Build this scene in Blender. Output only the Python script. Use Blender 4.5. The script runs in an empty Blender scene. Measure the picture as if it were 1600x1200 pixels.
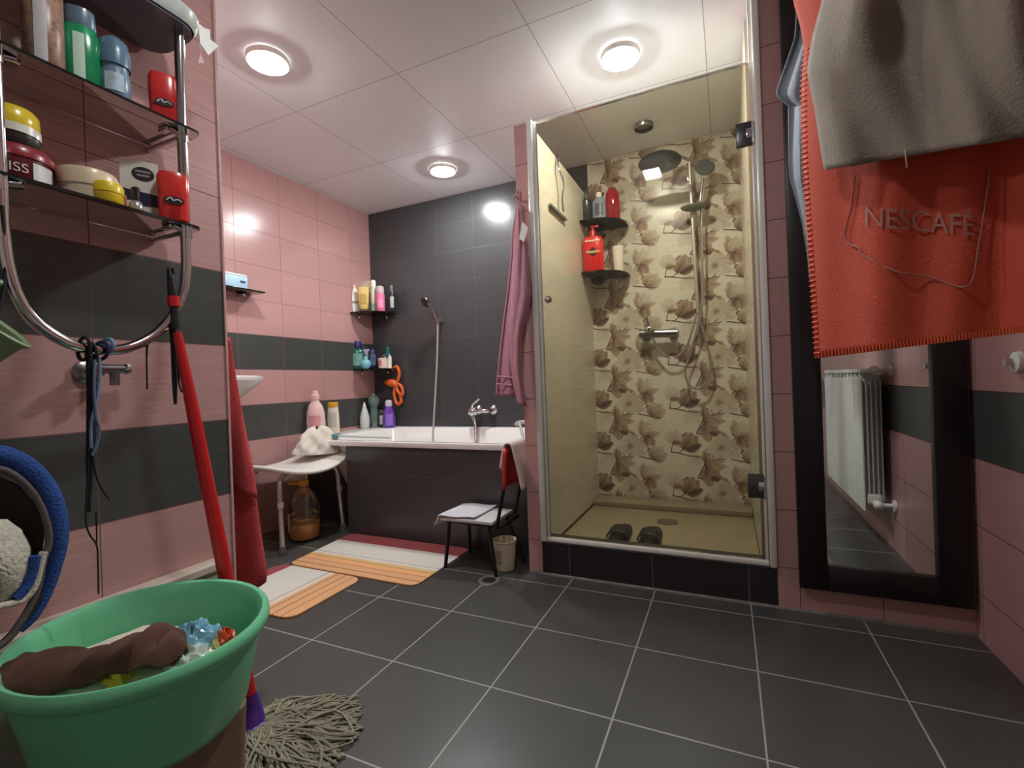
import bpy, bmesh, math, random
from mathutils import Vector, Matrix
random.seed(7)
PI = math.pi
C = bpy.context.scene.collection
scn = bpy.context.scene

# ------------------------------------------------------------------ camera
def cam_basis():
    y, p, r = -0.4284, -0.0025, -0.0362
    f = Vector((math.sin(y)*math.cos(p), math.cos(y)*math.cos(p), math.sin(p)))
    rt = Vector((math.cos(y), -math.sin(y), 0)); up = rt.cross(f)
    r2 = math.cos(r)*rt + math.sin(r)*up
    u2 = -math.sin(r)*rt + math.cos(r)*up
    return r2, u2, f
_r, _u, _f = cam_basis()
cd = bpy.data.cameras.new('camera'); cam = bpy.data.objects.new('camera', cd); C.objects.link(cam)
cd.sensor_fit = 'HORIZONTAL'; cd.sensor_width = 36.0; cd.lens = 736.6/1600*36.0; cd.clip_start = 0.02
CAMPOS = Vector((0, 0, 0.828))
m = Matrix((( _r.x, _u.x, -_f.x, CAMPOS.x), (_r.y, _u.y, -_f.y, CAMPOS.y), (_r.z, _u.z, -_f.z, CAMPOS.z), (0, 0, 0, 1)))
cam.matrix_world = m
scn.camera = cam

# ------------------------------------------------------------------ world, exposure
w = bpy.data.worlds.new('world'); scn.world = w; w.use_nodes = True
w.node_tree.nodes['Background'].inputs[0].default_value = (0.92, 1.0, 0.98, 1)
w.node_tree.nodes['Background'].inputs[1].default_value = 0.1
vs = scn.view_settings
vs.view_transform = 'Standard'; vs.look = 'None'; vs.gamma = 1; vs.exposure = 2.08; vs.use_curve_mapping = False
LAMP = 125.0          # emission of the ceiling lamps' globes
LAMP_COL = (0.97, 1.0, 1.0)

# ------------------------------------------------------------------ sizes (metres)
XL, XF, XR = -1.257, -2.486, 0.672      # near left wall, far left wall, right wall
YN, Y1, Y2, YB = 0.862, 1.894, 2.880, -0.75
H = 2.169
RH, RZ = 0.2035, 0.1447                 # tile row height and first joint
PX0, PX1 = -0.812, -0.748               # shower partition
SX0, SX1 = -0.748, 0.140                # shower opening
SXI = 0.100                              # inner face of the shower's right wall
PTOP = 1.947

# ------------------------------------------------------------------ materials
def lin(c):
    return tuple((x/255/12.92 if x/255 <= 0.04045 else ((x/255+0.055)/1.055)**2.4) for x in c[:3])
MATS = {}
def nodes_of(m):
    m.use_nodes = True
    nt = m.node_tree; nt.nodes.clear()
    return nt, nt.nodes, nt.links
def M(name, col, rough=0.5, metal=0.0, spec=0.5, noise=0.06, nscale=30, bump=0.0, bscale=200, trans=0.0, ior=1.45, sheen=0.0, coat=0.0, alpha=1.0):
    """procedural surface: base colour modulated by a little noise, optional bump"""
    if name in MATS: return MATS[name]
    m = bpy.data.materials.new(name); nt, N, L = nodes_of(m)
    out = N.new('ShaderNodeOutputMaterial'); b = N.new('ShaderNodeBsdfPrincipled')
    L.new(b.outputs[0], out.inputs[0])
    c = lin(col)
    tc = N.new('ShaderNodeTexCoord'); nz = N.new('ShaderNodeTexNoise')
    nz.inputs['Scale'].default_value = nscale; nz.inputs['Detail'].default_value = 3
    L.new(tc.outputs['Object'], nz.inputs['Vector'])
    mx = N.new('ShaderNodeMix'); mx.data_type = 'RGBA'
    mx.inputs[6].default_value = tuple(max(0, x*(1-noise*2)) for x in c)+(1,)
    mx.inputs[7].default_value = tuple(min(1, x*(1+noise*2)) for x in c)+(1,)
    L.new(nz.outputs[0], mx.inputs[0]); L.new(mx.outputs[2], b.inputs['Base Color'])
    b.inputs['Roughness'].default_value = rough; b.inputs['Metallic'].default_value = metal
    b.inputs['Specular IOR Level'].default_value = spec
    b.inputs['IOR'].default_value = ior; b.inputs['Transmission Weight'].default_value = trans
    b.inputs['Sheen Weight'].default_value = sheen; b.inputs['Coat Weight'].default_value = coat
    b.inputs['Alpha'].default_value = alpha
    if bump > 0:
        n2 = N.new('ShaderNodeTexNoise'); n2.inputs['Scale'].default_value = bscale; n2.inputs['Detail'].default_value = 4
        L.new(tc.outputs['Object'], n2.inputs['Vector'])
        bp = N.new('ShaderNodeBump'); bp.inputs['Strength'].default_value = bump; bp.inputs['Distance'].default_value = 0.004
        L.new(n2.outputs[0], bp.inputs['Height']); L.new(bp.outputs[0], b.inputs['Normal'])
    MATS[name] = m
    return m
def glass(name, tint, refl=0.04, rough=0.0, haze=0.0, hazecol=(200, 200, 190)):
    """thin glass: tinted see-through mixed with a fresnel mirror, plus a little surface film"""
    if name in MATS: return MATS[name]
    m = bpy.data.materials.new(name); nt, N, L = nodes_of(m)
    out = N.new('ShaderNodeOutputMaterial')
    t = N.new('ShaderNodeBsdfTransparent'); t.inputs[0].default_value = tuple(tint)+(1,)
    g = N.new('ShaderNodeBsdfGlossy'); g.inputs['Roughness'].default_value = rough
    fr = N.new('ShaderNodeFresnel'); fr.inputs[0].default_value = 1.5
    ms = N.new('ShaderNodeMixShader'); L.new(fr.outputs[0], ms.inputs[0]); L.new(t.outputs[0], ms.inputs[1]); L.new(g.outputs[0], ms.inputs[2])
    last = ms
    if haze > 0:
        d = N.new('ShaderNodeBsdfDiffuse'); d.inputs[0].default_value = lin(hazecol)+(1,)
        nz = N.new('ShaderNodeTexNoise'); nz.inputs['Scale'].default_value = 3.0; nz.inputs['Detail'].default_value = 5
        tc = N.new('ShaderNodeTexCoord'); L.new(tc.outputs['Object'], nz.inputs['Vector'])
        mt = N.new('ShaderNodeMath'); mt.operation = 'MULTIPLY'; mt.inputs[1].default_value = haze*2; L.new(nz.outputs[0], mt.inputs[0])
        m2 = N.new('ShaderNodeMixShader'); L.new(mt.outputs[0], m2.inputs[0]); L.new(ms.outputs[0], m2.inputs[1]); L.new(d.outputs[0], m2.inputs[2])
        last = m2
    L.new(last.outputs[0], out.inputs[0])
    MATS[name] = m
    return m

def math_node(N, L, op, a, b=None, c=None):
    n = N.new('ShaderNodeMath'); n.operation = op
    for i, v in enumerate((a, b, c)):
        if v is None: continue
        if isinstance(v, (int, float)): n.inputs[i].default_value = v
        else: L.new(v, n.inputs[i])
    return n.outputs[0]
def tile_mat(name, u_ax, u0, uw, v_ax, v0, vw, col, col2=None, darkrows=(), grout=(120, 95, 92), gw=0.0025, rough=0.2, streak=0.05, streak_ax=None, grout_dark=None, bumpy=0.25, blotch=0.0):
    """glazed tiles laid on a world grid, joints at u0+k*uw and v0+k*vw; rows of darkrows take col2"""
    m = bpy.data.materials.new(name); nt, N, L = nodes_of(m)
    out = N.new('ShaderNodeOutputMaterial'); b = N.new('ShaderNodeBsdfPrincipled'); L.new(b.outputs[0], out.inputs[0])
    tc = N.new('ShaderNodeTexCoord'); sp = N.new('ShaderNodeSeparateXYZ'); L.new(tc.outputs['Object'], sp.inputs[0])
    ax = {'x': 0, 'y': 1, 'z': 2}
    U = math_node(N, L, 'DIVIDE', math_node(N, L, 'SUBTRACT', sp.outputs[ax[u_ax]], u0), uw)
    V = math_node(N, L, 'DIVIDE', math_node(N, L, 'SUBTRACT', sp.outputs[ax[v_ax]], v0), vw)
    def joint(T, width):
        fr = math_node(N, L, 'FRACT', T)
        d = math_node(N, L, 'ABSOLUTE', math_node(N, L, 'SUBTRACT', fr, 0.5))      # .5 at the joint
        return d, math_node(N, L, 'GREATER_THAN', d, 0.5-width/2)
    dU, jU = joint(U, gw/uw); dV, jV = joint(V, gw/vw)
    J = math_node(N, L, 'MAXIMUM', jU, jV)
    # brushed streaks
    mp = N.new('ShaderNodeMapping')
    sc = [260, 260, 260]; sc[ax[streak_ax or u_ax]] = 5; mp.inputs['Scale'].default_value = sc
    L.new(tc.outputs['Object'], mp.inputs[0])
    nz = N.new('ShaderNodeTexNoise'); nz.inputs['Scale'].default_value = 1.0; nz.inputs['Detail'].default_value = 3; L.new(mp.outputs[0], nz.inputs['Vector'])
    # tone per tile
    cb = N.new('ShaderNodeCombineXYZ'); L.new(math_node(N, L, 'FLOOR', U), cb.inputs[0]); L.new(math_node(N, L, 'FLOOR', V), cb.inputs[1])
    wn = N.new('ShaderNodeTexWhiteNoise'); L.new(cb.outputs[0], wn.inputs['Vector'])
    bn = N.new('ShaderNodeTexNoise'); bn.inputs['Scale'].default_value = 6; bn.inputs['Detail'].default_value = 4; L.new(tc.outputs['Object'], bn.inputs['Vector'])
    k = math_node(N, L, 'MULTIPLY_ADD', math_node(N, L, 'SUBTRACT', nz.outputs[0], 0.5), streak*4, 1.0)
    k = math_node(N, L, 'MULTIPLY_ADD', math_node(N, L, 'SUBTRACT', wn.outputs[0], 0.5), 0.06, k)
    k = math_node(N, L, 'MULTIPLY_ADD', math_node(N, L, 'SUBTRACT', bn.outputs[0], 0.5), blotch*2, k)
    base = N.new('ShaderNodeMix'); base.data_type = 'RGBA'; base.inputs[0].default_value = 0
    base.inputs[6].default_value = lin(col)+(1,); base.inputs[7].default_value = lin(col2 or col)+(1,)
    if darkrows:
        row = math_node(N, L, 'FLOOR', V); tot = None
        for r in darkrows:
            e = math_node(N, L, 'COMPARE', row, float(r), 0.1)
            tot = e if tot is None else math_node(N, L, 'MAXIMUM', tot, e)
        L.new(tot, base.inputs[0])
    mu = N.new('ShaderNodeVectorMath'); mu.operation = 'SCALE'; L.new(base.outputs[2], mu.inputs[0]); L.new(k, mu.inputs[3])
    fin = N.new('ShaderNodeMix'); fin.data_type = 'RGBA'; L.new(J, fin.inputs[0]); L.new(mu.outputs[0], fin.inputs[6]); fin.inputs[7].default_value = lin(grout)+(1,)
    L.new(fin.outputs[2], b.inputs['Base Color'])
    ro = math_node(N, L, 'MULTIPLY_ADD', J, 0.5, rough); ro = math_node(N, L, 'MULTIPLY_ADD', nz.outputs[0], 0.10, ro); L.new(ro, b.inputs['Roughness'])
    hh = math_node(N, L, 'MULTIPLY_ADD', J, -1.0, math_node(N, L, 'MULTIPLY', nz.outputs[0], 0.12))
    bp = N.new('ShaderNodeBump'); bp.inputs['Strength'].default_value = bumpy; bp.inputs['Distance'].default_value = 0.002
    L.new(hh, bp.inputs['Height']); L.new(bp.outputs[0], b.inputs['Normal'])
    return m

PINK, DARK = (190, 147, 143), (74, 76, 73)
DROWS = (2, 4)
m_far = tile_mat('tiles_far_left', 'y', 2.6707, 0.3006, 'z', RZ, RH, PINK, DARK, DROWS, (128, 88, 86), rough=0.16)
m_near = tile_mat('tiles_near_left', 'y', 0.558, 0.3006, 'z', RZ, RH, PINK, DARK, DROWS, (112, 74, 72), rough=0.22)
m_nearx = tile_mat('tiles_near_return', 'x', -1.257, 0.3006, 'z', RZ, RH, PINK, DARK, DROWS, (112, 74, 72), rough=0.22)
m_back = tile_mat('tiles_back_dark', 'x', -1.571, 0.3006, 'z', RZ, RH, (68, 68, 69), None, (), (80, 82, 82), gw=0.002, rough=0.2)
m_right = tile_mat('tiles_right', 'y', 1.55, 0.3006, 'z', RZ, RH, PINK, DARK, DROWS, (84, 52, 50), rough=0.25)
m_front = tile_mat('tiles_front', 'x', 0.207, 0.234, 'z', RZ, RH, PINK, None, (), (84, 52, 50), rough=0.25)
m_floor = tile_mat('tiles_floor', 'x', -1.2795, 0.3328, 'y', 2.131, 0.3328, (74, 74, 71), None, (), (150, 150, 146), gw=0.0045, rough=0.26, streak_ax='y', bumpy=0.35, streak=0.06, blotch=0.12)
m_sill = tile_mat('tiles_sill', 'x', -0.628, 0.338, 'z', 5, 7, (42, 39, 39), None, (), (92, 90, 88), gw=0.004, rough=0.3)
m_panel = tile_mat('tiles_bath_panel', 'x', -1.40, 0.6012, 'z', RZ, RH, (62, 60, 59), None, (), (76, 74, 73), rough=0.25)
m_beige = tile_mat('tiles_shower_beige', 'y', 2.38, 0.5, 'z', 0.331, 0.2545, (206, 199, 180), None, (), (184, 176, 156), gw=0.002, rough=0.22, streak=0.004, bumpy=0.04)
m_cream = tile_mat('tiles_shower_cream', 'x', -0.33, 0.5, 'z', 0.331, 0.2545, (216, 211, 194), None, (), (232, 228, 214), gw=0.002, rough=0.22, streak=0.004, bumpy=0.04)
m_ceil = tile_mat('ceiling_panels', 'x', -1.242, 0.602, 'y', 1.655, 0.604, (238, 239, 242), None, (), (184, 182, 184), gw=0.004, rough=0.42, streak=0.0, bumpy=0.2)
m_plain = M('plaster', (214, 208, 200), 0.8)

chrome = M('chrome', (205, 205, 208), 0.12, 1.0, noise=0.02)
chrome_d = M('dull_chrome', (150, 150, 150), 0.28, 1.0, noise=0.04)
alu = M('brushed_aluminium', (205, 200, 195), 0.35, 0.8, noise=0.03, nscale=80)
white_pl = M('white_plastic', (232, 228, 220), 0.35, noise=0.02)
enamel = M('white_enamel', (240, 238, 234), 0.1, noise=0.01, coat=0.3)
black_pl = M('black_plastic', (22, 21, 22), 0.4)
black_mt = M('black_painted_metal', (24, 22, 22), 0.35)
black_fr = M('black_brown_frame', (33, 26, 27), 0.32, noise=0.15)
smoke = glass('smoked_glass', (0.24, 0.27, 0.27), haze=0.05, hazecol=(120, 128, 126))
showerglass = glass('bronze_shower_glass', (0.74, 0.71, 0.63), haze=0.035, hazecol=(170, 168, 155))

# ------------------------------------------------------------------ mesh helpers
class MB:
    def __init__(s): s.bm = bmesh.new()
    def _x(s, vs, rot=None, pos=None):
        for v in vs:
            if rot: v.co = rot @ v.co
            if pos is not None: v.co += Vector(pos)
        return vs
    def box(s, c, d, rot=None, bev=0.0, seg=2):
        r = bmesh.ops.create_cube(s.bm, size=1)['verts']
        for v in r: v.co = Vector((v.co.x*d[0], v.co.y*d[1], v.co.z*d[2]))
        if bev > 0:
            es = list({e for v in r for e in v.link_edges})
            g = bmesh.ops.bevel(s.bm, geom=es, offset=bev, segments=seg, profile=0.5, affect='EDGES')
            r = list({v for f in g['faces'] for v in f.verts} | {v for v in r if v.is_valid})
        s._x(r, rot, c); return s
    def lathe(s, prof, c=(0, 0, 0), n=28, sx=1, sy=1, rot=None, a0=0, a1=2*PI, squ=0.0):
        full = abs((a1-a0)-2*PI) < 1e-6
        k = n if full else n+1
        rings = []
        allv = []
        for (r, z) in prof:
            if r < 1e-6 and full:
                v = s.bm.verts.new((0, 0, z)); rings.append([v]); allv.append(v)
            else:
                ring = []
                for i in range(k):
                    a = a0+(a1-a0)*i/n
                    q = 1.0
                    if squ > 0:
                        q = 1.0/((abs(math.cos(a))**(2+squ*6)+abs(math.sin(a))**(2+squ*6))**(1/(2+squ*6)))
                    v = s.bm.verts.new((r*q*math.cos(a)*sx, r*q*math.sin(a)*sy, z)); ring.append(v); allv.append(v)
                rings.append(ring)
        for A, B in zip(rings, rings[1:]):
            if len(A) == 1 and len(B) == 1: continue
            m_ = n if full else n
            for i in range(m_):
                j = (i+1) % k if full else i+1
                if len(A) == 1: f = (A[0], B[j], B[i])
                elif len(B) == 1: f = (A[i], A[j], B[0])
                else: f = (A[i], A[j], B[j], B[i])
                try: s.bm.faces.new(f)
                except ValueError: pass
        s._x(allv, rot, c); return s
    def cyl(s, p0, p1, r0, r1=None, n=16, cap=True):
        p0, p1 = Vector(p0), Vector(p1); r1 = r0 if r1 is None else r1
        d = p1-p0; q = d.to_track_quat('Z', 'Y').to_matrix()
        pr = [(r0, 0), (r1, d.length)]
        if cap: pr = [(0, 0)]+pr+[(0, d.length)]
        return s.lathe(pr, p0, n, rot=q)
    def ell(s, c, r, rot=None, n=20, m_=12):
        pr = [(math.sin(PI*i/m_), -math.cos(PI*i/m_)) for i in range(m_+1)]; pr[0] = (0, -1); pr[-1] = (0, 1)
        st = len(s.bm.verts)
        t = MB(); t.lathe(pr, n=n)
        for v in t.bm.verts: v.co = Vector((v.co.x*r[0], v.co.y*r[1], v.co.z*r[2]))
        s.merge(t, rot, c); return s
    def merge(s, t, rot=None, pos=None):
        mp = {}
        for v in t.bm.verts:
            co = v.co.copy()
            if rot: co = rot @ co
            if pos is not None: co += Vector(pos)
            mp[v] = s.bm.verts.new(co)
        for f in t.bm.faces:
            try: s.bm.faces.new([mp[v] for v in f.verts])
            except ValueError: pass
        t.bm.free()
        return s
    def tube(s, pts, r, n=10, closed=False, sub=4, rs=None):
        P = [Vector(p) for p in pts]
        if sub > 1 and len(P) > 2:
            Q = []; R = []
            cnt = len(P) if closed else len(P)-1
            g = (lambda i: P[i % len(P)]) if closed else (lambda i: P[max(0, min(len(P)-1, i))])
            for i in range(cnt):
                p0, p1, p2, p3 = g(i-1), g(i), g(i+1), g(i+2)
                for k in range(sub):
                    t = k/sub
                    Q.append(0.5*((2*p1)+(-p0+p2)*t+(2*p0-5*p1+4*p2-p3)*t*t+(-p0+3*p1-3*p2+p3)*t**3))
                    if rs: R.append(rs[i]*(1-t)+rs[min(i+1, len(rs)-1)]*t)
            if not closed:
                Q.append(P[-1])
                if rs: R.append(rs[-1])
            P = Q
            if rs: rs = R
        prev = None; rings = []; nrm = None
        for i, p in enumerate(P):
            if closed: d = P[(i+1) % len(P)]-P[i-1]
            else: d = P[min(i+1, len(P)-1)]-P[max(i-1, 0)]
            if d.length < 1e-9: d = Vector((0, 0, 1))
            d.normalize()
            if nrm is None:
                a = Vector((0, 0, 1)) if abs(d.z) < 0.9 else Vector((1, 0, 0))
                nrm = (a-d*a.dot(d)).normalized()
            else:
                nrm = nrm-d*nrm.dot(d)
                nrm = nrm.normalized() if nrm.length > 1e-6 else d.orthogonal().normalized()
            bn = d.cross(nrm); rr = rs[i] if rs else r
            rings.append([s.bm.verts.new(p+(nrm*math.cos(2*PI*k/n)+bn*math.sin(2*PI*k/n))*rr) for k in range(n)])
        N = len(rings)
        for i in range(N if closed else N-1):
            A, B = rings[i], rings[(i+1) % N]
            for k in range(n): s.bm.faces.new((A[k], A[(k+1) % n], B[(k+1) % n], B[k]))
        if not closed:
            s.bm.faces.new(rings[0][::-1]); s.bm.faces.new(rings[-1])
        return s
    def grid(s, fn, nu, nv):
        g = [[s.bm.verts.new(fn(i/nu, j/nv)) for j in range(nv+1)] for i in range(nu+1)]
        for i in range(nu):
            for j in range(nv): s.bm.faces.new((g[i][j], g[i+1][j], g[i+1][j+1], g[i][j+1]))
        return s
    def poly(s, pts, depth=None):
        """flat polygon, extruded by the vector depth if given"""
        v = [s.bm.verts.new(p) for p in pts]; f = s.bm.faces.new(v)
        if depth is not None:
            e = bmesh.ops.extrude_face_region(s.bm, geom=[f])
            for q in e['geom']:
                if isinstance(q, bmesh.types.BMVert): q.co += Vector(depth)
        return s
    def quad(s, a, b, c, d):
        s.bm.faces.new([s.bm.verts.new(p) for p in (a, b, c, d)]); return s
def link(name, mb, mat, parent=None, off=None, smooth=True, angle=40, solid=0.0, sub=0, recalc=True):
    if recalc: bmesh.ops.recalc_face_normals(mb.bm, faces=mb.bm.faces)
    if off is not None:
        for v in mb.bm.verts: v.co -= Vector(off)
    me = bpy.data.meshes.new(name); mb.bm.to_mesh(me); mb.bm.free()
    if isinstance(mat, (list, tuple)):
        for q in mat: me.materials.append(q)
    else: me.materials.append(mat)
    if smooth:
        me.polygons.foreach_set('use_smooth', [True]*len(me.polygons))
        try: me.set_sharp_from_angle(angle=math.radians(angle))
        except Exception: pass
    o = bpy.data.objects.new(name, me); C.objects.link(o)
    if parent is not None: o.parent = parent
    if solid:
        md = o.modifiers.new('solid', 'SOLIDIFY'); md.thickness = solid; md.offset = 0
    if sub:
        md = o.modifiers.new('sub', 'SUBSURF'); md.levels = sub; md.render_levels = sub
    return o
def struct(name, mb, mat, **k):
    o = link(name, mb, mat, smooth=False, **k); o['kind'] = 'structure'; return o
class Thing:
    """an Empty at the thing's base; parts are given in world (or local) coordinates"""
    def __init__(s, name, label, cat, loc=(0, 0, 0), rz=0, group=None, local=False, rot=None):
        o = bpy.data.objects.new(name, None); C.objects.link(o); o.location = loc
        o.rotation_euler = rot if rot else (0, 0, rz); o.empty_display_size = 0.02
        o['label'] = label; o['category'] = cat
        if group: o['group'] = group
        s.o = o; s.loc = Vector(loc); s.local = local or rot is not None or rz != 0
    def part(s, name, mb, mat, parent=None, **k):
        return link(name, mb, mat, parent or s.o, None if s.local else s.loc, **k)
def one(name, label, cat, mb, mat, loc, group=None, **k):
    o = link(name, mb, mat, None, loc, **k); o.location = loc; o['label'] = label; o['category'] = cat
    if group: o['group'] = group
    return o
def text(body, size, extr=0.0006):
    cu = bpy.data.curves.new('t', 'FONT'); cu.body = body; cu.size = size; cu.align_x = 'CENTER'; cu.align_y = 'CENTER'; cu.extrude = extr
    o = bpy.data.objects.new('t', cu); C.objects.link(o)
    dg = bpy.context.evaluated_depsgraph_get(); me = bpy.data.meshes.new_from_object(o.evaluated_get(dg))
    bpy.data.objects.remove(o); mb = MB(); mb.bm.from_mesh(me); bpy.data.meshes.remove(me)
    return mb
def RX(a): return Matrix.Rotation(a, 3, 'X')
def RY(a): return Matrix.Rotation(a, 3, 'Y')
def RZm(a): return Matrix.Rotation(a, 3, 'Z')
def at(px, py, ax, val):
    """the point of the plane ax=val where the photograph shows pixel px,py"""
    d = _f+_r*((px-800)/736.6)-_u*((py-600)/736.6)
    i = 'xyz'.index(ax); return CAMPOS+d*((val-CAMPOS[i])/d[i])
def wob(x, y, s=1.0):
    return (math.sin(x*13.1*s+y*5.7*s)+math.sin(x*7.3*s-y*11.9*s+1.7)+0.5*math.sin(x*29*s+y*23*s))/2.5

# ------------------------------------------------------------------ room shell
struct('floor', MB().box((-0.9, 1.06, -0.05), (3.3, 3.8, 0.1)), m_floor)
struct('ceiling', MB().box((-0.9, 1.06, H+0.05), (3.3, 3.8, 0.1)), m_ceil)
struct('wall_far_left', MB().box((XF-0.05, 1.87, H/2), (0.1, 2.1, H)), m_far)
struct('wall_back', MB().box(((XF+PX1)/2, Y2+0.05, H/2), (PX1-XF, 0.1, H)), m_back)
struct('wall_right', MB().box((XR+0.05, 0.62, H/2), (0.1, 2.74, H)), m_right)
# near left wall: its visible face and the return face towards the bath
wl = MB().quad((XL, YB, 0), (XL, YN, 0), (XL, YN, H), (XL, YB, H))
struct('wall_left', wl.box((XL-0.06, (YB+YN)/2, H/2), (0.1198, YN-YB-0.002, H)), m_near)
struct('wall_left_return', MB().box(((XL-0.12+XF)/2, YN-0.03, H/2), (XL-0.12-XF, 0.06, H)), m_nearx)
struct('trim_1', MB().box((XL+0.002, YN-0.003, H/2), (0.0045, 0.0065, H), bev=0.001), M('edge_trim', (200, 162, 156), 0.3))
# wall in front: pink tiles right of the shower
struct('wall_front_right', MB().box(((SX1+XR)/2, Y1+0.06, H/2), (XR-SX1, 0.12, H)), m_front)
struct('wall_behind', MB().box((-0.3, YB-0.05, H/2), (2.1, 0.1, H)), m_plain)
# low partition between bath and shower, pink outside, beige towards the shower
pw = MB().box(((PX0+PX1)/2-0.001, (Y1+Y2)/2, PTOP/2), (PX1-PX0-0.002, Y2-Y1, PTOP))
struct('wall_partition', pw, tile_mat('tiles_partition', 'y', 1.6, 0.9, 'z', RZ, RH, PINK, None, (), (92, 56, 55), rough=0.22))
struct('wall_shower_left', MB().box((PX1+0.002, (Y1+Y2)/2+0.01, (PTOP+0.1)/2), (0.006, Y2-Y1-0.02, PTOP-0.1)), m_beige)
struct('wall_shower_right', MB().box(((SXI+SX1)/2+0.0, (Y1+Y2)/2+0.062, H/2), (SX1-SXI, Y2-Y1-0.124, H)), m_beige)
struct('wall_shower_corner', MB().box((SX1+0.055, (Y1+0.12+Y2)/2, H/2), (0.1, Y2-Y1-0.12, H)), m_plain)

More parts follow.
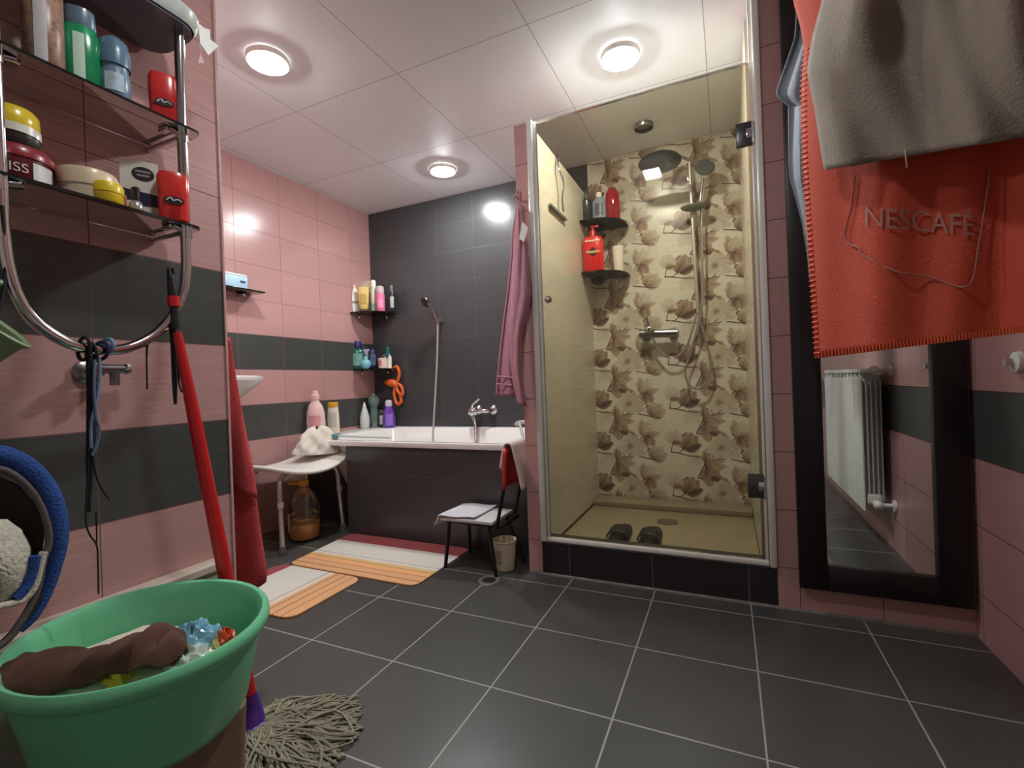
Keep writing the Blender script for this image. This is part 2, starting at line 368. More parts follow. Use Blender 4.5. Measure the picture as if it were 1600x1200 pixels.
# ---- floral decor wall: cream tiles printed with magnolias (pattern polygons in the wall's own mesh)
def floral_wall():
    x0, x1, z0, z1 = PX1, SXI, 0.0, H
    bm = bmesh.new()
    cl = bm.loops.layers.color.new('tone')
    yb = Y2-0.006
    def face(pts, tones, d, mi=1):
        vs_ = [bm.verts.new((p[0], yb-0.0004-d*0.00001, p[1])) for p in pts]
        f = bm.faces.new(vs_); f.material_index = mi
        for l, t in zip(f.loops, tones): l[cl] = (t, t, t, 1)
    cnt = [0]
    S = 0.000613
    def cv(X, Y): return ((X-(745+(Y-515)*0.06))*S, (930-Y)*S)
    def petal(ox, oz, bx, by, tx, ty, wd, tb, tt):
        """petal from base (bx,by) to tip (tx,ty), width wd, in crop pixels; tones 0 = cream, 1 = brown"""
        cnt[0] += 1
        b = Vector(cv(bx, by)); t = Vector(cv(tx, ty)); d = t-b; n = Vector((-d.y, d.x)).normalized()*wd*1.5*S*0.5
        t = b+d*1.06; d = t-b; tb = min(1, tb*1.08+0.05); tt = min(1, tt*1.1+0.08)
        K = 7; Lp = []; Rp = []; Cp = []
        for i in range(K+1):
            q = i/K; wdt = math.sin(PI*min(1, q**0.8*0.97+0.02))**0.75
            c = b+d*q; rag = 1+0.13*math.sin(q*17+bx)
            Lp.append(c+n*wdt*rag); Rp.append(c-n*wdt); Cp.append(c)
        for i in range(K):
            q0, q1 = i/K, (i+1)/K
            ta = tb+(tt-tb)*q0; tb_ = tb+(tt-tb)*q1
            for side, P in ((1, Lp), (-1, Rp)):
                e = 0.78
                pts = [Cp[i], Cp[i+1], P[i+1], P[i]]
                ton = [ta, tb_, tb_*e, ta*e]
                pts = [(p.x+ox, p.y+oz) for p in pts]
                if side < 0: pts.reverse(); ton.reverse()
                try: face(pts, ton, cnt[0])
                except ValueError: pass
    def stem(ox, oz, P, wd, t=0.95):
        cnt[0] += 1
        for a, b in zip(P, P[1:]):
            A, B = Vector(cv(*a)), Vector(cv(*b)); n = Vector((-(B-A).y, (B-A).x)).normalized()*wd*S*0.5
            face([(p.x+ox, p.y+oz) for p in (A-n, B-n*0.8, B+n*0.8, A+n)], [t]*4, cnt[0])
    for ix in range(-2, 2):
        for iz in range(-2, 9):
            ox, oz = -0.33+0.5*ix, 0.331+0.2545*iz
            cnt[0] = 0
            # faded bud across the joint
            for a, b_ in ((905, 440), (940, 425), (985, 430), (1025, 450)): petal(ox, oz, 985, 430, a+20, b_+125, 70, 0.55, 0.18)
            # big dark fan flower
            for k in range(9):
                a = math.radians(78-20*k); rr = 170+28*math.sin(k*2.2)
                petal(ox, oz, 1072, 505+k*8, 1072+rr*math.cos(a)*0.95, 530-rr*math.sin(a)*1.0, 62, 0.98, 0.50)
            petal(ox, oz, 1090, 590, 1215, 740, 110, 0.85, 0.55); petal(ox, oz, 1075, 570, 1110, 700, 80, 0.8, 0.6)
            petal(ox, oz, 1120, 640, 1290, 690, 60, 0.9, 0.65)
            stem(ox, oz, [(1072, 520), (1045, 585), (1015, 650), (1065, 658)], 12)
            stem(ox, oz, [(1065, 420), (1075, 470), (1066, 520)], 9)
            # dark bud with stem
            petal(ox, oz, 900, 800, 925, 650, 80, 0.9, 0.75); petal(ox, oz, 905, 805, 1020, 680, 95, 1.0, 0.65); petal(ox, oz, 905, 810, 975, 650, 85, 0.85, 0.6)
            petal(ox, oz, 930, 815, 1055, 755, 60, 0.9, 0.8)
            stem(ox, oz, [(915, 790), (870, 835), (800, 832)], 9); stem(ox, oz, [(790, 826), (880, 842), (960, 862), (1060, 872)], 10)
            # tulip, mid tone
            petal(ox, oz, 820, 750, 735, 655, 50, 0.55, 0.12); petal(ox, oz, 820, 750, 775, 620, 60, 0.6, 0.2); petal(ox, oz, 820, 750, 830, 615, 66, 0.62, 0.25)
            petal(ox, oz, 820, 750, 875, 660, 60, 0.65, 0.3); petal(ox, oz, 800, 745, 890, 740, 36, 0.8, 0.7)
            stem(ox, oz, [(812, 745), (800, 790), (800, 830)], 8)
            # tulip high left with its bud
            petal(ox, oz, 545, 690, 510, 530, 62, 0.85, 0.45); petal(ox, oz, 545, 690, 585, 545, 60, 0.8, 0.3); petal(ox, oz, 545, 690, 640, 555, 50, 0.7, 0.15)
            petal(ox, oz, 550, 690, 690, 645, 48, 0.85, 0.4); petal(ox, oz, 560, 680, 640, 770, 70, 0.9, 0.6); petal(ox, oz, 550, 690, 580, 790, 60, 0.85, 0.6)
            stem(ox, oz, [(545, 680), (510, 705)], 12)
            # open light magnolia
            for k, (a, ln, tn) in enumerate(((150, 110, .05), (125, 120, .16), (95, 125, .22), (62, 120, .3), (30, 130, .35), (2, 150, .30), (-25, 165, .22), (-60, 110, .08), (-110, 110, .04), (195, 120, .06), (232, 120, .10))):
                a = math.radians(a); petal(ox, oz, 412, 782, 412+ln*math.cos(a), 782-ln*math.sin(a), 68, 0.55, tn+0.14)
            for k in range(14):
                a = math.radians(k*26); stem(ox, oz, [(412, 782), (412+34*math.cos(a), 782-30*math.sin(a))], 5, 0.8)
            stem(ox, oz, [(345, 850), (362, 895), (400, 880), (430, 850)], 7); stem(ox, oz, [(400, 885), (460, 880)], 6)
            # small dark printed triangle and pale square
            cnt[0] += 1; face([(cv(*p)[0]+ox, cv(*p)[1]+oz) for p in ((570, 830), (625, 832), (600, 790), (580, 800))], [0.95]*4, cnt[0])
            # round bud low
            petal(ox, oz, 622, 900, 655, 775, 75, 0.95, 0.45); petal(ox, oz, 625, 905, 720, 790, 95, 0.9, 0.35); petal(ox, oz, 630, 908, 760, 850, 75, 0.8, 0.4)
            stem(ox, oz, [(500, 880), (560, 892), (640, 910), (720, 920)], 9)
    # clip the pattern to the wall
    for co, no in (((x0, 0, 0), (-1, 0, 0)), ((x1-0.001, 0, 0), (1, 0, 0)), ((0, 0, 0.01), (0, 0, -1)), ((0, 0, z1), (0, 0, 1))):
        bmesh.ops.bisect_plane(bm, geom=bm.verts[:]+bm.edges[:]+bm.faces[:], plane_co=co, plane_no=no, clear_outer=True)
    bmesh.ops.recalc_face_normals(bm, faces=bm.faces)
    for f in bm.faces:
        if f.normal.y > 0: f.normal_flip()
    # the tiles themselves
    r = bmesh.ops.create_cube(bm, size=1)['verts']
    for v in r: v.co = Vector(((x0+x1)/2+v.co.x*(x1-x0), Y2+0.047+v.co.y*0.106, z1/2+v.co.z*z1))
    me = bpy.data.meshes.new('wall_shower_back'); bm.to_mesh(me); bm.free()
    me.materials.append(m_cream)
    pm = bpy.data.materials.new('printed_magnolia'); nt, N, L = nodes_of(pm)
    out = N.new('ShaderNodeOutputMaterial'); b = N.new('ShaderNodeBsdfPrincipled'); L.new(b.outputs[0], out.inputs[0])
    at_ = N.new('ShaderNodeVertexColor'); at_.layer_name = 'tone'
    tc = N.new('ShaderNodeTexCoord'); mp = N.new('ShaderNodeMapping'); mp.inputs['Scale'].default_value = (40, 40, 160); L.new(tc.outputs['Object'], mp.inputs[0])
    nz = N.new('ShaderNodeTexNoise'); nz.inputs['Scale'].default_value = 1.2; nz.inputs['Detail'].default_value = 4; L.new(mp.outputs[0], nz.inputs[0])
    sp = N.new('ShaderNodeSeparateColor'); L.new(at_.outputs[0], sp.inputs[0])
    k = math_node(N, L, 'MULTIPLY_ADD', math_node(N, L, 'SUBTRACT', nz.outputs[0], 0.5), 0.55, sp.outputs[0])
    cr = N.new('ShaderNodeValToRGB'); L.new(k, cr.inputs[0])
    e = cr.color_ramp.elements; e[0].position = 0.0; e[0].color = lin((214, 208, 192))+(1,); e[1].position = 1.0; e[1].color = lin((62, 44, 38))+(1,)
    q = e.new(0.45); q.color = lin((168, 146, 122))+(1,); q = e.new(0.75); q.color = lin((112, 84, 72))+(1,)
    L.new(cr.outputs[0], b.inputs['Base Color']); b.inputs['Roughness'].default_value = 0.25
    me.materials.append(pm)
    o = bpy.data.objects.new('wall_shower_back', me); C.objects.link(o); o['kind'] = 'structure'
floral_wall()

# shower sill and tray
struct('trim_2', MB().box(((SX0+SX1)/2, Y1+0.05, 0.0725), (SX1-SX0, 0.1, 0.145)), m_sill)
struct('trim_5', MB().cyl((SX0-0.06, Y1-0.001, 0.0), (XR, Y1-0.001, 0.0), 0.007, n=8).cyl((SX0, Y1+0.002, 0.142), (SX1, Y1+0.002, 0.142), 0.006, n=8), M('sealant', (120, 118, 112), 0.6, noise=0.3, nscale=25))
t = Thing('shower_tray', 'beige shower tray floor behind the glass door', 'shower tray', (-0.3, 2.44, 0.0))
t.part('tray', MB().box(((PX1+SXI)/2+0.003, (Y1+0.1+Y2)/2, 0.045), (SXI-PX1-0.010, Y2-Y1-0.116, 0.09), bev=0.004), M('tray_tile', (152, 140, 112), 0.35, noise=0.1, nscale=12))
t.part('raised_edge', MB().box(((PX1+SXI)/2+0.003, Y2-0.10, 0.105), (SXI-PX1-0.012, 0.16, 0.03), bev=0.004), M('tray_edge', (140, 128, 102), 0.3))
d_ = t.part('drain_cover', MB().lathe([(0, 0.0905), (0.05, 0.0905), (0.052, 0.094), (0, 0.095)], (-0.30, 2.50, 0)), chrome_d)

# ------------------------------------------------------------------ ceiling lamps
em = bpy.data.materials.new('lamp_glow'); nt, N, L = nodes_of(em)
out = N.new('ShaderNodeOutputMaterial'); e_ = N.new('ShaderNodeEmission'); e_.inputs[0].default_value = LAMP_COL+(1,); e_.inputs[1].default_value = LAMP; L.new(e_.outputs[0], out.inputs[0])
lampoff = M('lamp_unlit', (120, 118, 112), 0.3)
em3 = em.copy(); em3.name = 'lamp_glow_bath'; [n for n in em3.node_tree.nodes if n.type == 'EMISSION'][0].inputs[1].default_value = LAMP*0.55
def downlight(x, y, label, on=True, r=0.072, glow=em):
    t = Thing('ceiling_light', label, 'ceiling light', (x, y, H))
    t.part('ring', MB().lathe([(r*1.01, -0.001), (r*1.01, -0.020), (r*1.05, -0.022), (r*1.09, -0.018), (r*1.12, -0.001)], (x, y, H), 40), white_pl if on else chrome_d)
    pr = [(r*math.sin(a*PI/16), 0.001-0.040*math.cos(a*PI/16)) for a in range(0, 9)]
    if not on: pr = [(0, -0.004), (r*0.8, -0.004), (r*0.99, -0.002)]
    t.part('globe', MB().lathe(pr, (x, y, H), 40), glow if on else lampoff)
downlight(-1.64, 1.34, 'lit round ceiling light nearest the left tiled wall', glow=em3)
downlight(-1.56, 2.50, 'lit round ceiling light above the bathtub', glow=em3)
downlight(-0.36, 1.98, 'lit round ceiling light just in front of the shower')
downlight(-0.36, 2.585, 'unlit dark round ceiling light inside the shower', on=False, r=0.045)


t = Thing('ceiling_light', 'small rectangular lit ceiling light mirrored in the shower door glass', 'ceiling light', (-0.40, 0.61, H))
t.part('housing', MB().box((-0.40, 0.61, H-0.008), (0.115, 0.15, 0.014), bev=0.003), white_pl)
em2 = em.copy(); em2.name = 'lamp_glow_soft'; [n for n in em2.node_tree.nodes if n.type == 'EMISSION'][0].inputs[1].default_value = LAMP*0.30
t.part('lens', MB().box((-0.40, 0.61, H-0.018), (0.10, 0.13, 0.008), bev=0.002), em2)

# ------------------------------------------------------------------ shower enclosure
gy = Y1+0.006
t = Thing('shower_door', 'tall clear glass shower door in a white metal frame with square hinges', 'shower door', (SX0, gy, 0.145))
t.part('glass_pane', MB().box(((SX0+SX1)/2+0.006, gy, (0.165+1.935)/2), (SX1-SX0-0.056, 0.008, 1.935-0.165)), showerglass)
fr_m = M('frame_aluminium', (228, 227, 222), 0.25, 0.15, noise=0.02)
t.part('frame_post', MB().box((SX0+0.013, gy-0.004, (0.145+1.947)/2), (0.025, 0.04, 1.80), bev=0.003).box((SX0+0.034, gy-0.002, 1.045), (0.009, 0.018, 1.79), bev=0.002), fr_m)
t.part('frame_post', MB().box((SX1-0.012, gy-0.004, 1.155), (0.022, 0.04, 2.02), bev=0.003).box((SX1-0.031, gy-0.002, 1.155), (0.009, 0.018, 2.0), bev=0.002), fr_m)
t.part('bottom_rail', MB().box(((SX0+SX1)/2, gy-0.002, 0.154), (SX1-SX0-0.05, 0.024, 0.018), bev=0.003), M('frame_white', (238, 234, 226), 0.25))
t.part('top_edge', MB().box(((SX0+SX1)/2, gy, 1.9385), (SX1-SX0-0.06, 0.009, 0.007), bev=0.001), M('glass_edge', (232, 236, 232), 0.1))
for z in (1.682, 0.428):
    hp = t.part('hinge', MB().box((0.082, gy-0.010, z), (0.052, 0.012, 0.085), bev=0.002), M('hinge_metal', (88, 88, 90), 0.3, 0.8))
    t.part('hinge_pin', MB().cyl((0.112, gy-0.014, z-0.036), (0.112, gy-0.014, z+0.036), 0.008).box((0.098, gy-0.017, z), (0.02, 0.008, 0.034), bev=0.002), chrome, parent=hp)
t.part('door_knob', MB().cyl((-0.672, gy-0.004, 1.171), (-0.672, gy-0.03, 1.171), 0.008, 0.010).ell((-0.672, gy-0.034, 1.171), (0.0155, 0.012, 0.0155)), chrome)

# squeegee hanging on the partition inside the shower
t = Thing('squeegee', 'long chrome squeegee hanging on the beige shower wall', 'squeegee', (PX1+0.01, 2.1, 1.55))
qx = PX1+0.012
P = [at(871, 243, 'x', qx), at(872, 262, 'x', qx+0.012), at(880, 285, 'x', qx+0.03), at(878, 310, 'x', qx+0.02), at(880, 330, 'x', qx+0.008)]
t.part('handle', MB().tube([tuple(p) for p in P], 0.006, sub=6), chrome)
a = at(880, 331, 'x', qx); b = at(862, 334, 'x', qx)
t.part('blade', MB().box((qx+0.004, (a.y+b.y)/2, (a.z+b.z)/2), (0.016, abs(a.y-b.y)+0.06, 0.014), bev=0.003), M('blade_rubber', (120, 118, 110), 0.5))
t.part('hanging_hook', MB().ell(tuple(at(871, 246, 'x', qx)), (0.008, 0.012, 0.012)), black_pl)

# shower column
t = Thing('shower_rail', 'chrome shower slide rail with hand shower and looping hose on floral tiles', 'shower rail', (-0.15, Y2-0.006, 0.9))
bx = -0.148; by = Y2-0.062
t.part('rail_bar', MB().tube([(bx-0.005, by, 2.02), (bx, by, 1.7), (bx+0.012, by, 1.18)], 0.0095, sub=1, n=14), alu)
for z, xx in ((1.955, bx-0.004), (1.20, bx+0.011)):
    t.part('wall_bracket', MB().cyl((xx, Y2-0.006, z), (xx, by, z), 0.011).lathe([(0, 0), (0.022, 0), (0.020, 0.008), (0, 0.010)], (xx, Y2-0.006, z), 20, rot=RX(PI/2)), chrome)
hd = t.part('hand_shower', MB().lathe([(0, 0), (0.020, 0.002), (0.044, 0.014), (0.050, 0.026), (0.047, 0.032), (0, 0.034)], (-0.075, by-0.07, 1.925), 28, rot=RX(math.radians(68))@RY(0.15)), M('shower_head_grey', (108, 110, 112), 0.25, 0.5))
t.part('hand_grip', MB().tube([(-0.078, by-0.05, 1.90), (-0.092, by-0.022, 1.83), (-0.10, by-0.012, 1.74)], 0.0, rs=[0.013, 0.012, 0.011], sub=4), chrome, parent=hd)
t.part('hose', MB().tube([(-0.10, by-0.012, 1.74), (-0.104, by-0.01, 1.5), (-0.118, by-0.01, 1.2), (-0.170, by-0.006, 1.0), (-0.212, by, 0.87), (-0.20, by, 0.79), (-0.150, by, 0.757), (-0.10, by, 0.80), (-0.082, by, 0.90), (-0.105, by, 1.04), (-0.128, by, 1.13)], 0.0062, sub=8), chrome)
t.part('soap_dish', MB().lathe([(0, 0), (0.045, 0.002), (0.066, 0.012), (0.07, 0.02), (0.064, 0.019), (0.04, 0.008), (0, 0.006)], (bx+0.012, by-0.045, 1.737), 28, sy=0.75), M('dish_green_clear', (120, 128, 108), 0.2))
t = Thing('rain_shower', 'flat round overhead rain shower in dark chrome', 'rain shower', (-0.3, 2.6, 1.95))
t.part('head_disc', MB().lathe([(0, 0), (0.10, 0), (0.108, 0.004), (0.106, 0.010), (0.03, 0.018), (0, 0.02)], (-0.285, 2.58, 1.945), 40, rot=RX(-0.12)), M('rain_head', (90, 92, 94), 0.22, 0.75))
t.part('arm', MB().tube([(-0.285, 2.58, 1.965), (-0.285, 2.585, 2.01), (-0.25, 2.68, 2.035), (-0.153, Y2-0.064, 2.03), (-0.153, Y2-0.058, 1.99)], 0.009, sub=6), chrome)
t = Thing('shower_mixer', 'dark chrome shower mixer tap with a hose arc on floral tiles', 'mixer tap', (-0.36, Y2-0.006, 1.07))
t.part('body', MB().cyl((-0.455, Y2-0.075, 1.085), (-0.245, Y2-0.075, 1.075), 0.024).cyl((-0.425, Y2-0.007, 1.085), (-0.425, Y2-0.075, 1.085), 0.017).cyl((-0.275, Y2-0.007, 1.078), (-0.275, Y2-0.075, 1.078), 0.017), chrome_d)
for xx in (-0.425, -0.275):
    t.part('wall_rose', MB().lathe([(0, 0), (0.034, 0), (0.030, 0.012), (0, 0.016)], (xx, Y2-0.006, 1.081), 24, rot=RX(PI/2)), chrome_d)
t.part('lever', MB().ell((-0.395, Y2-0.105, 1.105), (0.028, 0.03, 0.026)).tube([(-0.395, Y2-0.12, 1.12), (-0.40, Y2-0.13, 1.15), (-0.405, Y2-0.145, 1.175)], 0.009, sub=4), chrome)
t.part('hose', MB().tube([(-0.38, Y2-0.075, 1.055), (-0.36, Y2-0.07, 1.0), (-0.31, Y2-0.07, 0.945), (-0.25, Y2-0.07, 0.945), (-0.20, Y2-0.065, 1.0), (-0.165, Y2-0.062, 1.10), (-0.14, Y2-0.06, 1.185)], 0.006, sub=6), chrome)

# quarter round smoked glass corner shelves
def corner_shelf(cx, cy, z, r, quad, label, group, th=0.008):
    t = Thing('corner_shelf', label, 'corner shelf', (cx, cy, z), group=group)
    n = 20; sx, sy = quad
    pts = [Vector((cx, cy, z-th))]
    for i in range(n+1):
        a = PI/2*i/n; k = 1.0/((math.cos(a)**3+math.sin(a)**3)**(1/3))*0.96
        pts.append(Vector((cx+sx*r*k*math.cos(a), cy+sy*r*k*math.sin(a), z-th)))
    t.part('glass_shelf', MB().poly(pts, (0, 0, th)), M('black_glass', (16, 17, 19), 0.06) if 'bath' in group else smoke2, smooth=False)
    for dx, dy in ((0.16, 0.0), (0.0, 0.16)):
        px, py = cx+sx*(dx*r/0.25+0.012*(dx == 0)), cy+sy*(dy*r/0.25+0.012*(dy == 0))
        t.part('support_clip', MB().tube([(px, py, z-0.008), (px+sx*0.008*(dx == 0), py+sy*0.008*(dy == 0), z-0.022), (px, py, z-0.034)], 0.007, sub=4), chrome)
smoke2 = glass('smoked_shelf_glass', (0.16, 0.19, 0.22), haze=0.05, hazecol=(110, 120, 130))
corner_shelf(XF, Y2, 1.385, 0.245, (1, -1), 'black quarter-round corner shelf, the upper of two above the bathtub', 'corner shelves above the bathtub')
corner_shelf(XF, Y2, 0.968, 0.235, (1, -1), 'black quarter-round corner shelf, the lower of two above the bathtub', 'corner shelves above the bathtub')
corner_shelf(PX1+0.006, Y2-0.008, 1.745, 0.245, (1, -1), 'smoked glass corner shelf in the shower, upper', 'corner shelves in the shower')
corner_shelf(PX1+0.006, Y2-0.008, 1.447, 0.245, (1, -1), 'smoked glass corner shelf in the shower, lower', 'corner shelves in the shower')

# ------------------------------------------------------------------ bottles
def bottle(name, label, cat, p, prof, mat, cap=None, capmat=None, lab=None, labmat=None, sx=1, sy=1, rz=0, group=None, rot=None, squ=0.0, extra=None, capname='cap'):
    """prof/cap: (radius, z) lists; lab: (z0, z1, radius, half angle)"""
    p = tuple(p)
    t = Thing(name, label, cat, p, rz=rz, group=group, local=True, rot=rot)
    t.part('body', MB().lathe([(0, 0)]+prof+([(0, prof[-1][1])] if prof[-1][0] > 0 else []), n=28, sx=sx, sy=sy, squ=squ), mat)
    if cap: t.part(capname, MB().lathe([(0, cap[0][1])]+cap+([(0, cap[-1][1])] if cap[-1][0] > 0 else []), n=24, sx=max(sx, 0.8) if sx < 1 else 1, sy=1 if sy >= 0.8 else max(0.75, sy)), capmat)
    if lab:
        z0, z1, r, h = lab
        t.part('label', MB().lathe([(r+0.0008, z0), (r+0.0008, z1)], n=20, sx=sx, sy=sy, a0=-PI/2-h, a1=-PI/2+h), labmat)
    if extra: extra(t)
    return t
P_ = lambda n, c, r=0.3, **k: M(n, c, r, noise=0.03, coat=0.2, **k)
S2 = 1.385; S1 = 0.968
# upper shelf above the bath
gB = 'bottles on the upper corner shelf'
def on(px, y, z): q = at(px, 600, 'y', y); return (q.x, y, z)
bottle('shampoo_bottle', 'white oval bottle at the left end of the upper bath shelf', 'bottle', on(557, 2.70, S2), [(0.030, 0), (0.036, 0.03), (0.037, 0.07), (0.030, 0.11), (0.015, 0.138)], P_('bottle_white', (236, 232, 222)), [(0.013, 0.138), (0.014, 0.148), (0.008, 0.156), (0.005, 0.162)], P_('cap_white', (244, 240, 232)), (0.05, 0.062, 0.0368, 0.8), P_('print_grey', (150, 140, 130)), sx=0.95, sy=0.6, rz=0.7, group=gB)
bottle('cosmetic_tube', 'yellow cosmetic tube standing on its dark cap on the upper bath shelf', 'tube', on(573, 2.70, S2), [(0.022, 0.016), (0.026, 0.05), (0.031, 0.125), (0.031, 0.14)], P_('tube_yellow', (226, 196, 120)), [(0.020, 0), (0.021, 0.016)], P_('cap_olive', (96, 84, 50)), (0.045, 0.10, 0.0285, 0.7), P_('print_olive', (190, 160, 84)), sx=1, sy=0.45, rz=0.7, group=gB, capname='cap')
t = Thing('wash_pouch', 'tall patterned beige refill pouch behind the yellow tube', 'pouch', on(576, 2.79, S2))
cx, cy = t.loc.x, t.loc.y
pm_ = M('pouch_print', (206, 196, 168), 0.35, noise=0.28, nscale=70)
t.part('pouch', MB().grid(lambda u, v: Vector((cx-0.048+0.096*u*(1-0.15*v)+0.007*v, cy-0.022*math.sin(PI*u)*math.sin(PI*min(1, v*0.9+.08)), S2+0.19*v)), 8, 8).grid(lambda u, v: Vector((cx+0.048-0.096*u*(1-0.15*v)+0.000*v, cy+0.020*math.sin(PI*u)*math.sin(PI*min(1, v*0.9+.08)), S2+0.19*v)), 8, 8), pm_)
t.part('top_seam', MB().box((cx, cy, S2+0.193), (0.08, 0.004, 0.012)), P_('seam', (214, 206, 186)))
bottle('spray_can', 'slim pale green and white can beside the patterned pouch', 'can', on(589, 2.755, S2), [(0.016, 0), (0.017, 0.004), (0.017, 0.135), (0.013, 0.15)], M('can_pale', (206, 212, 190), 0.3, noise=0.12, nscale=50), [(0.0145, 0.15), (0.0145, 0.185), (0.009, 0.19)], P_('cap_white', (244, 240, 232)), (0.004, 0.05, 0.017, 1.2), P_('can_teal', (134, 170, 158)), rz=0.7, group=gB)
bottle('deodorant_can', 'pink and silver can on the upper bath shelf', 'can', on(599, 2.76, S2), [(0.024, 0), (0.026, 0.005), (0.026, 0.095), (0.022, 0.105)], P_('can_pink', (222, 112, 150)), [(0.022, 0.105), (0.023, 0.112), (0.023, 0.14), (0.016, 0.146)], P_('cap_silver_pink', (206, 186, 184)), (0.02, 0.065, 0.026, 0.7), P_('print_pink', (240, 150, 180)), rz=0.7, group=gB)
bottle('black_spray_can', 'slim black spray can at the right end of the upper bath shelf', 'can', on(617, 2.80, S2), [(0.017, 0), (0.018, 0.004), (0.018, 0.10), (0.012, 0.115)], P_('can_black', (36, 36, 38)), [(0.010, 0.115), (0.011, 0.15), (0.008, 0.155)], P_('cap_grey', (96, 94, 94)), (0.02, 0.085, 0.018, 0.6), M('print_silver', (176, 172, 170), 0.4, noise=0.4, nscale=90), rz=0.7, group=gB)
# lower shelf above the bath
gC = 'things on the lower corner shelf'
bottle('mouthwash_bottle', 'green bottle with dark blue cap on the lower bath shelf', 'bottle', on(561, 2.70, S1), [(0.034, 0), (0.038, 0.006), (0.038, 0.085), (0.028, 0.108), (0.016, 0.116)], M('liquid_green', (30, 96, 84), 0.1, noise=0.1, coat=0.5), [(0.019, 0.116), (0.020, 0.15), (0.017, 0.155)], P_('cap_navy', (36, 42, 96)), (0.02, 0.085, 0.038, 0.7), M('label_teal', (120, 170, 160), 0.4, noise=0.3, nscale=60), sy=0.6, rz=0.7, group=gC)
bx_ = MB().box((0, 0, 0.06), (0.048, 0.03, 0.12), bev=0.002)
t = Thing('carton', 'lilac and white carton standing on the lower bath shelf', 'box', on(575, 2.77, S1), local=True, rot=(0, 0, 0.2), group=gC); t.part('carton', bx_, M('carton_lilac', (190, 184, 214), 0.5, noise=0.15, nscale=60))
bottle('shaving_foam', 'dark blue can on the lower bath shelf', 'can', on(584, 2.755, S1), [(0.025, 0), (0.027, 0.004), (0.027, 0.10), (0.02, 0.118)], P_('can_navy', (30, 40, 66)), [(0.018, 0.118), (0.018, 0.13), (0.01, 0.136)], P_('cap_navy2', (26, 30, 48)), (0.02, 0.09, 0.027, 0.7), M('print_blue', (80, 100, 130), 0.4, noise=0.3, nscale=80), rz=0.7, group=gC)
bottle('bath_ball', 'small round pale blue bottle in front of the lilac carton', 'bottle', on(573, 2.665, S1), [(0.012, 0), (0.024, 0.010), (0.028, 0.026), (0.022, 0.042), (0.010, 0.050)], P_('plastic_sky', (130, 196, 214)), [(0.010, 0.05), (0.012, 0.062), (0.006, 0.066)], P_('cap_sky', (160, 214, 226)), rz=0.7, group=gC)
t = Thing('toothbrush_cup', 'white and pink cup on the lower bath shelf', 'cup', on(600, 2.755, S1), group=gC)
cx, cy = t.loc.x, t.loc.y
t.part('cup', MB().lathe([(0, 0.003), (0.030, 0), (0.033, 0.003), (0.036, 0.072), (0.0335, 0.072), (0.031, 0.005), (0, 0.006)], (cx, cy, S1), 28), P_('cup_pink', (232, 206, 200)))
t.part('heart_print', MB().lathe([(0.0352, 0.02), (0.0352, 0.03), (0.0362, 0.055)], (cx, cy, S1), 10, a0=-PI/2-0.75, a1=-PI/2+0.35), P_('heart_pink', (214, 130, 130)))
bottle('white_flask', 'small white flask behind the pink cup', 'bottle', on(608, 2.79, S1), [(0.02, 0), (0.021, 0.07), (0.01, 0.085), (0.008, 0.095)], P_('bottle_white', (236, 232, 222)), sy=0.6, rz=0.7, group=gC)
t = Thing('hair_brush', 'teal green brush standing in the cup on the lower bath shelf', 'brush', (cx+0.012, cy+0.006, S1+0.012), local=True, rot=(0.1, 0.32, 0))
t.part('handle', MB().cyl((0, 0, 0), (0, 0, 0.06), 0.005), P_('teal_plastic', (30, 130, 124)))
t.part('brush_head', MB().box((0, 0, 0.088), (0.020, 0.012, 0.062), bev=0.005), P_('teal_plastic', (30, 130, 124)))
t = Thing('clear_bag', 'crumpled clear plastic bag at the back of the lower bath shelf', 'bag', (XF+0.10, Y2-0.07, S1))
t.part('film', MB().ell((XF+0.155, Y2-0.05, S1+0.058), (0.045, 0.03, 0.055)), glass('clear_film', (0.80, 0.84, 0.84), haze=0.12))
# orange scrubber hanging from the lower shelf
t = Thing('loofah', 'orange rubber strap hanging from the edge of the lower bath shelf', 'scrubber', tuple(at(615, 576, 'y', 2.85)))
om = M('orange_rubber', (226, 104, 48), 0.5, bump=0.2, bscale=150)
yy = 2.852
def S_(pts, y=yy, dy=None): return [tuple(at(a_, b_, 'y', y+(dy[i] if dy else 0))) for i, (a_, b_) in enumerate(pts)]
t.part('strap', MB().tube(S_([(613, 577), (620, 573), (624, 585), (620, 600), (622, 612), (629, 617), (628, 606), (621, 600), (616, 612), (618, 626), (622, 632), (627, 627), (625, 616)]), 0.012, sub=6), om)
t.part('pad', MB().tube(S_([(603, 597), (609, 598), (615, 599), (621, 603)]), 0.0, rs=[0.016, 0.030, 0.028, 0.014], sub=5), om)
# on the rim of the tub
TZ = 0.5335
gT = 'bottles on the bathtub rim'
bottle('lotion_bottle', 'slim white pump bottle in the bathtub corner', 'bottle', on(568, 2.70, TZ), [(0.026, 0), (0.032, 0.03), (0.031, 0.07), (0.018, 0.12), (0.012, 0.135)], P_('bottle_pearl', (212, 218, 212)), [(0.011, 0.135), (0.012, 0.148), (0.007, 0.153), (0.004, 0.17)], P_('cap_white', (244, 240, 232)), rz=0.7, group=gT)
bottle('clear_bottle', 'tall translucent sea-green bottle in the bathtub corner', 'bottle', on(583, 2.79, TZ), [(0.03, 0), (0.033, 0.01), (0.033, 0.10), (0.026, 0.13), (0.028, 0.155), (0.038, 0.17), (0.042, 0.20), (0.034, 0.225), (0.012, 0.24)], glass('sea_green_plastic', (0.74, 0.84, 0.80), haze=0.34, hazecol=(170, 196, 188)), [(0.012, 0.24), (0.013, 0.25)], P_('cap_clear', (180, 200, 192)), rz=0.7, group=gT)
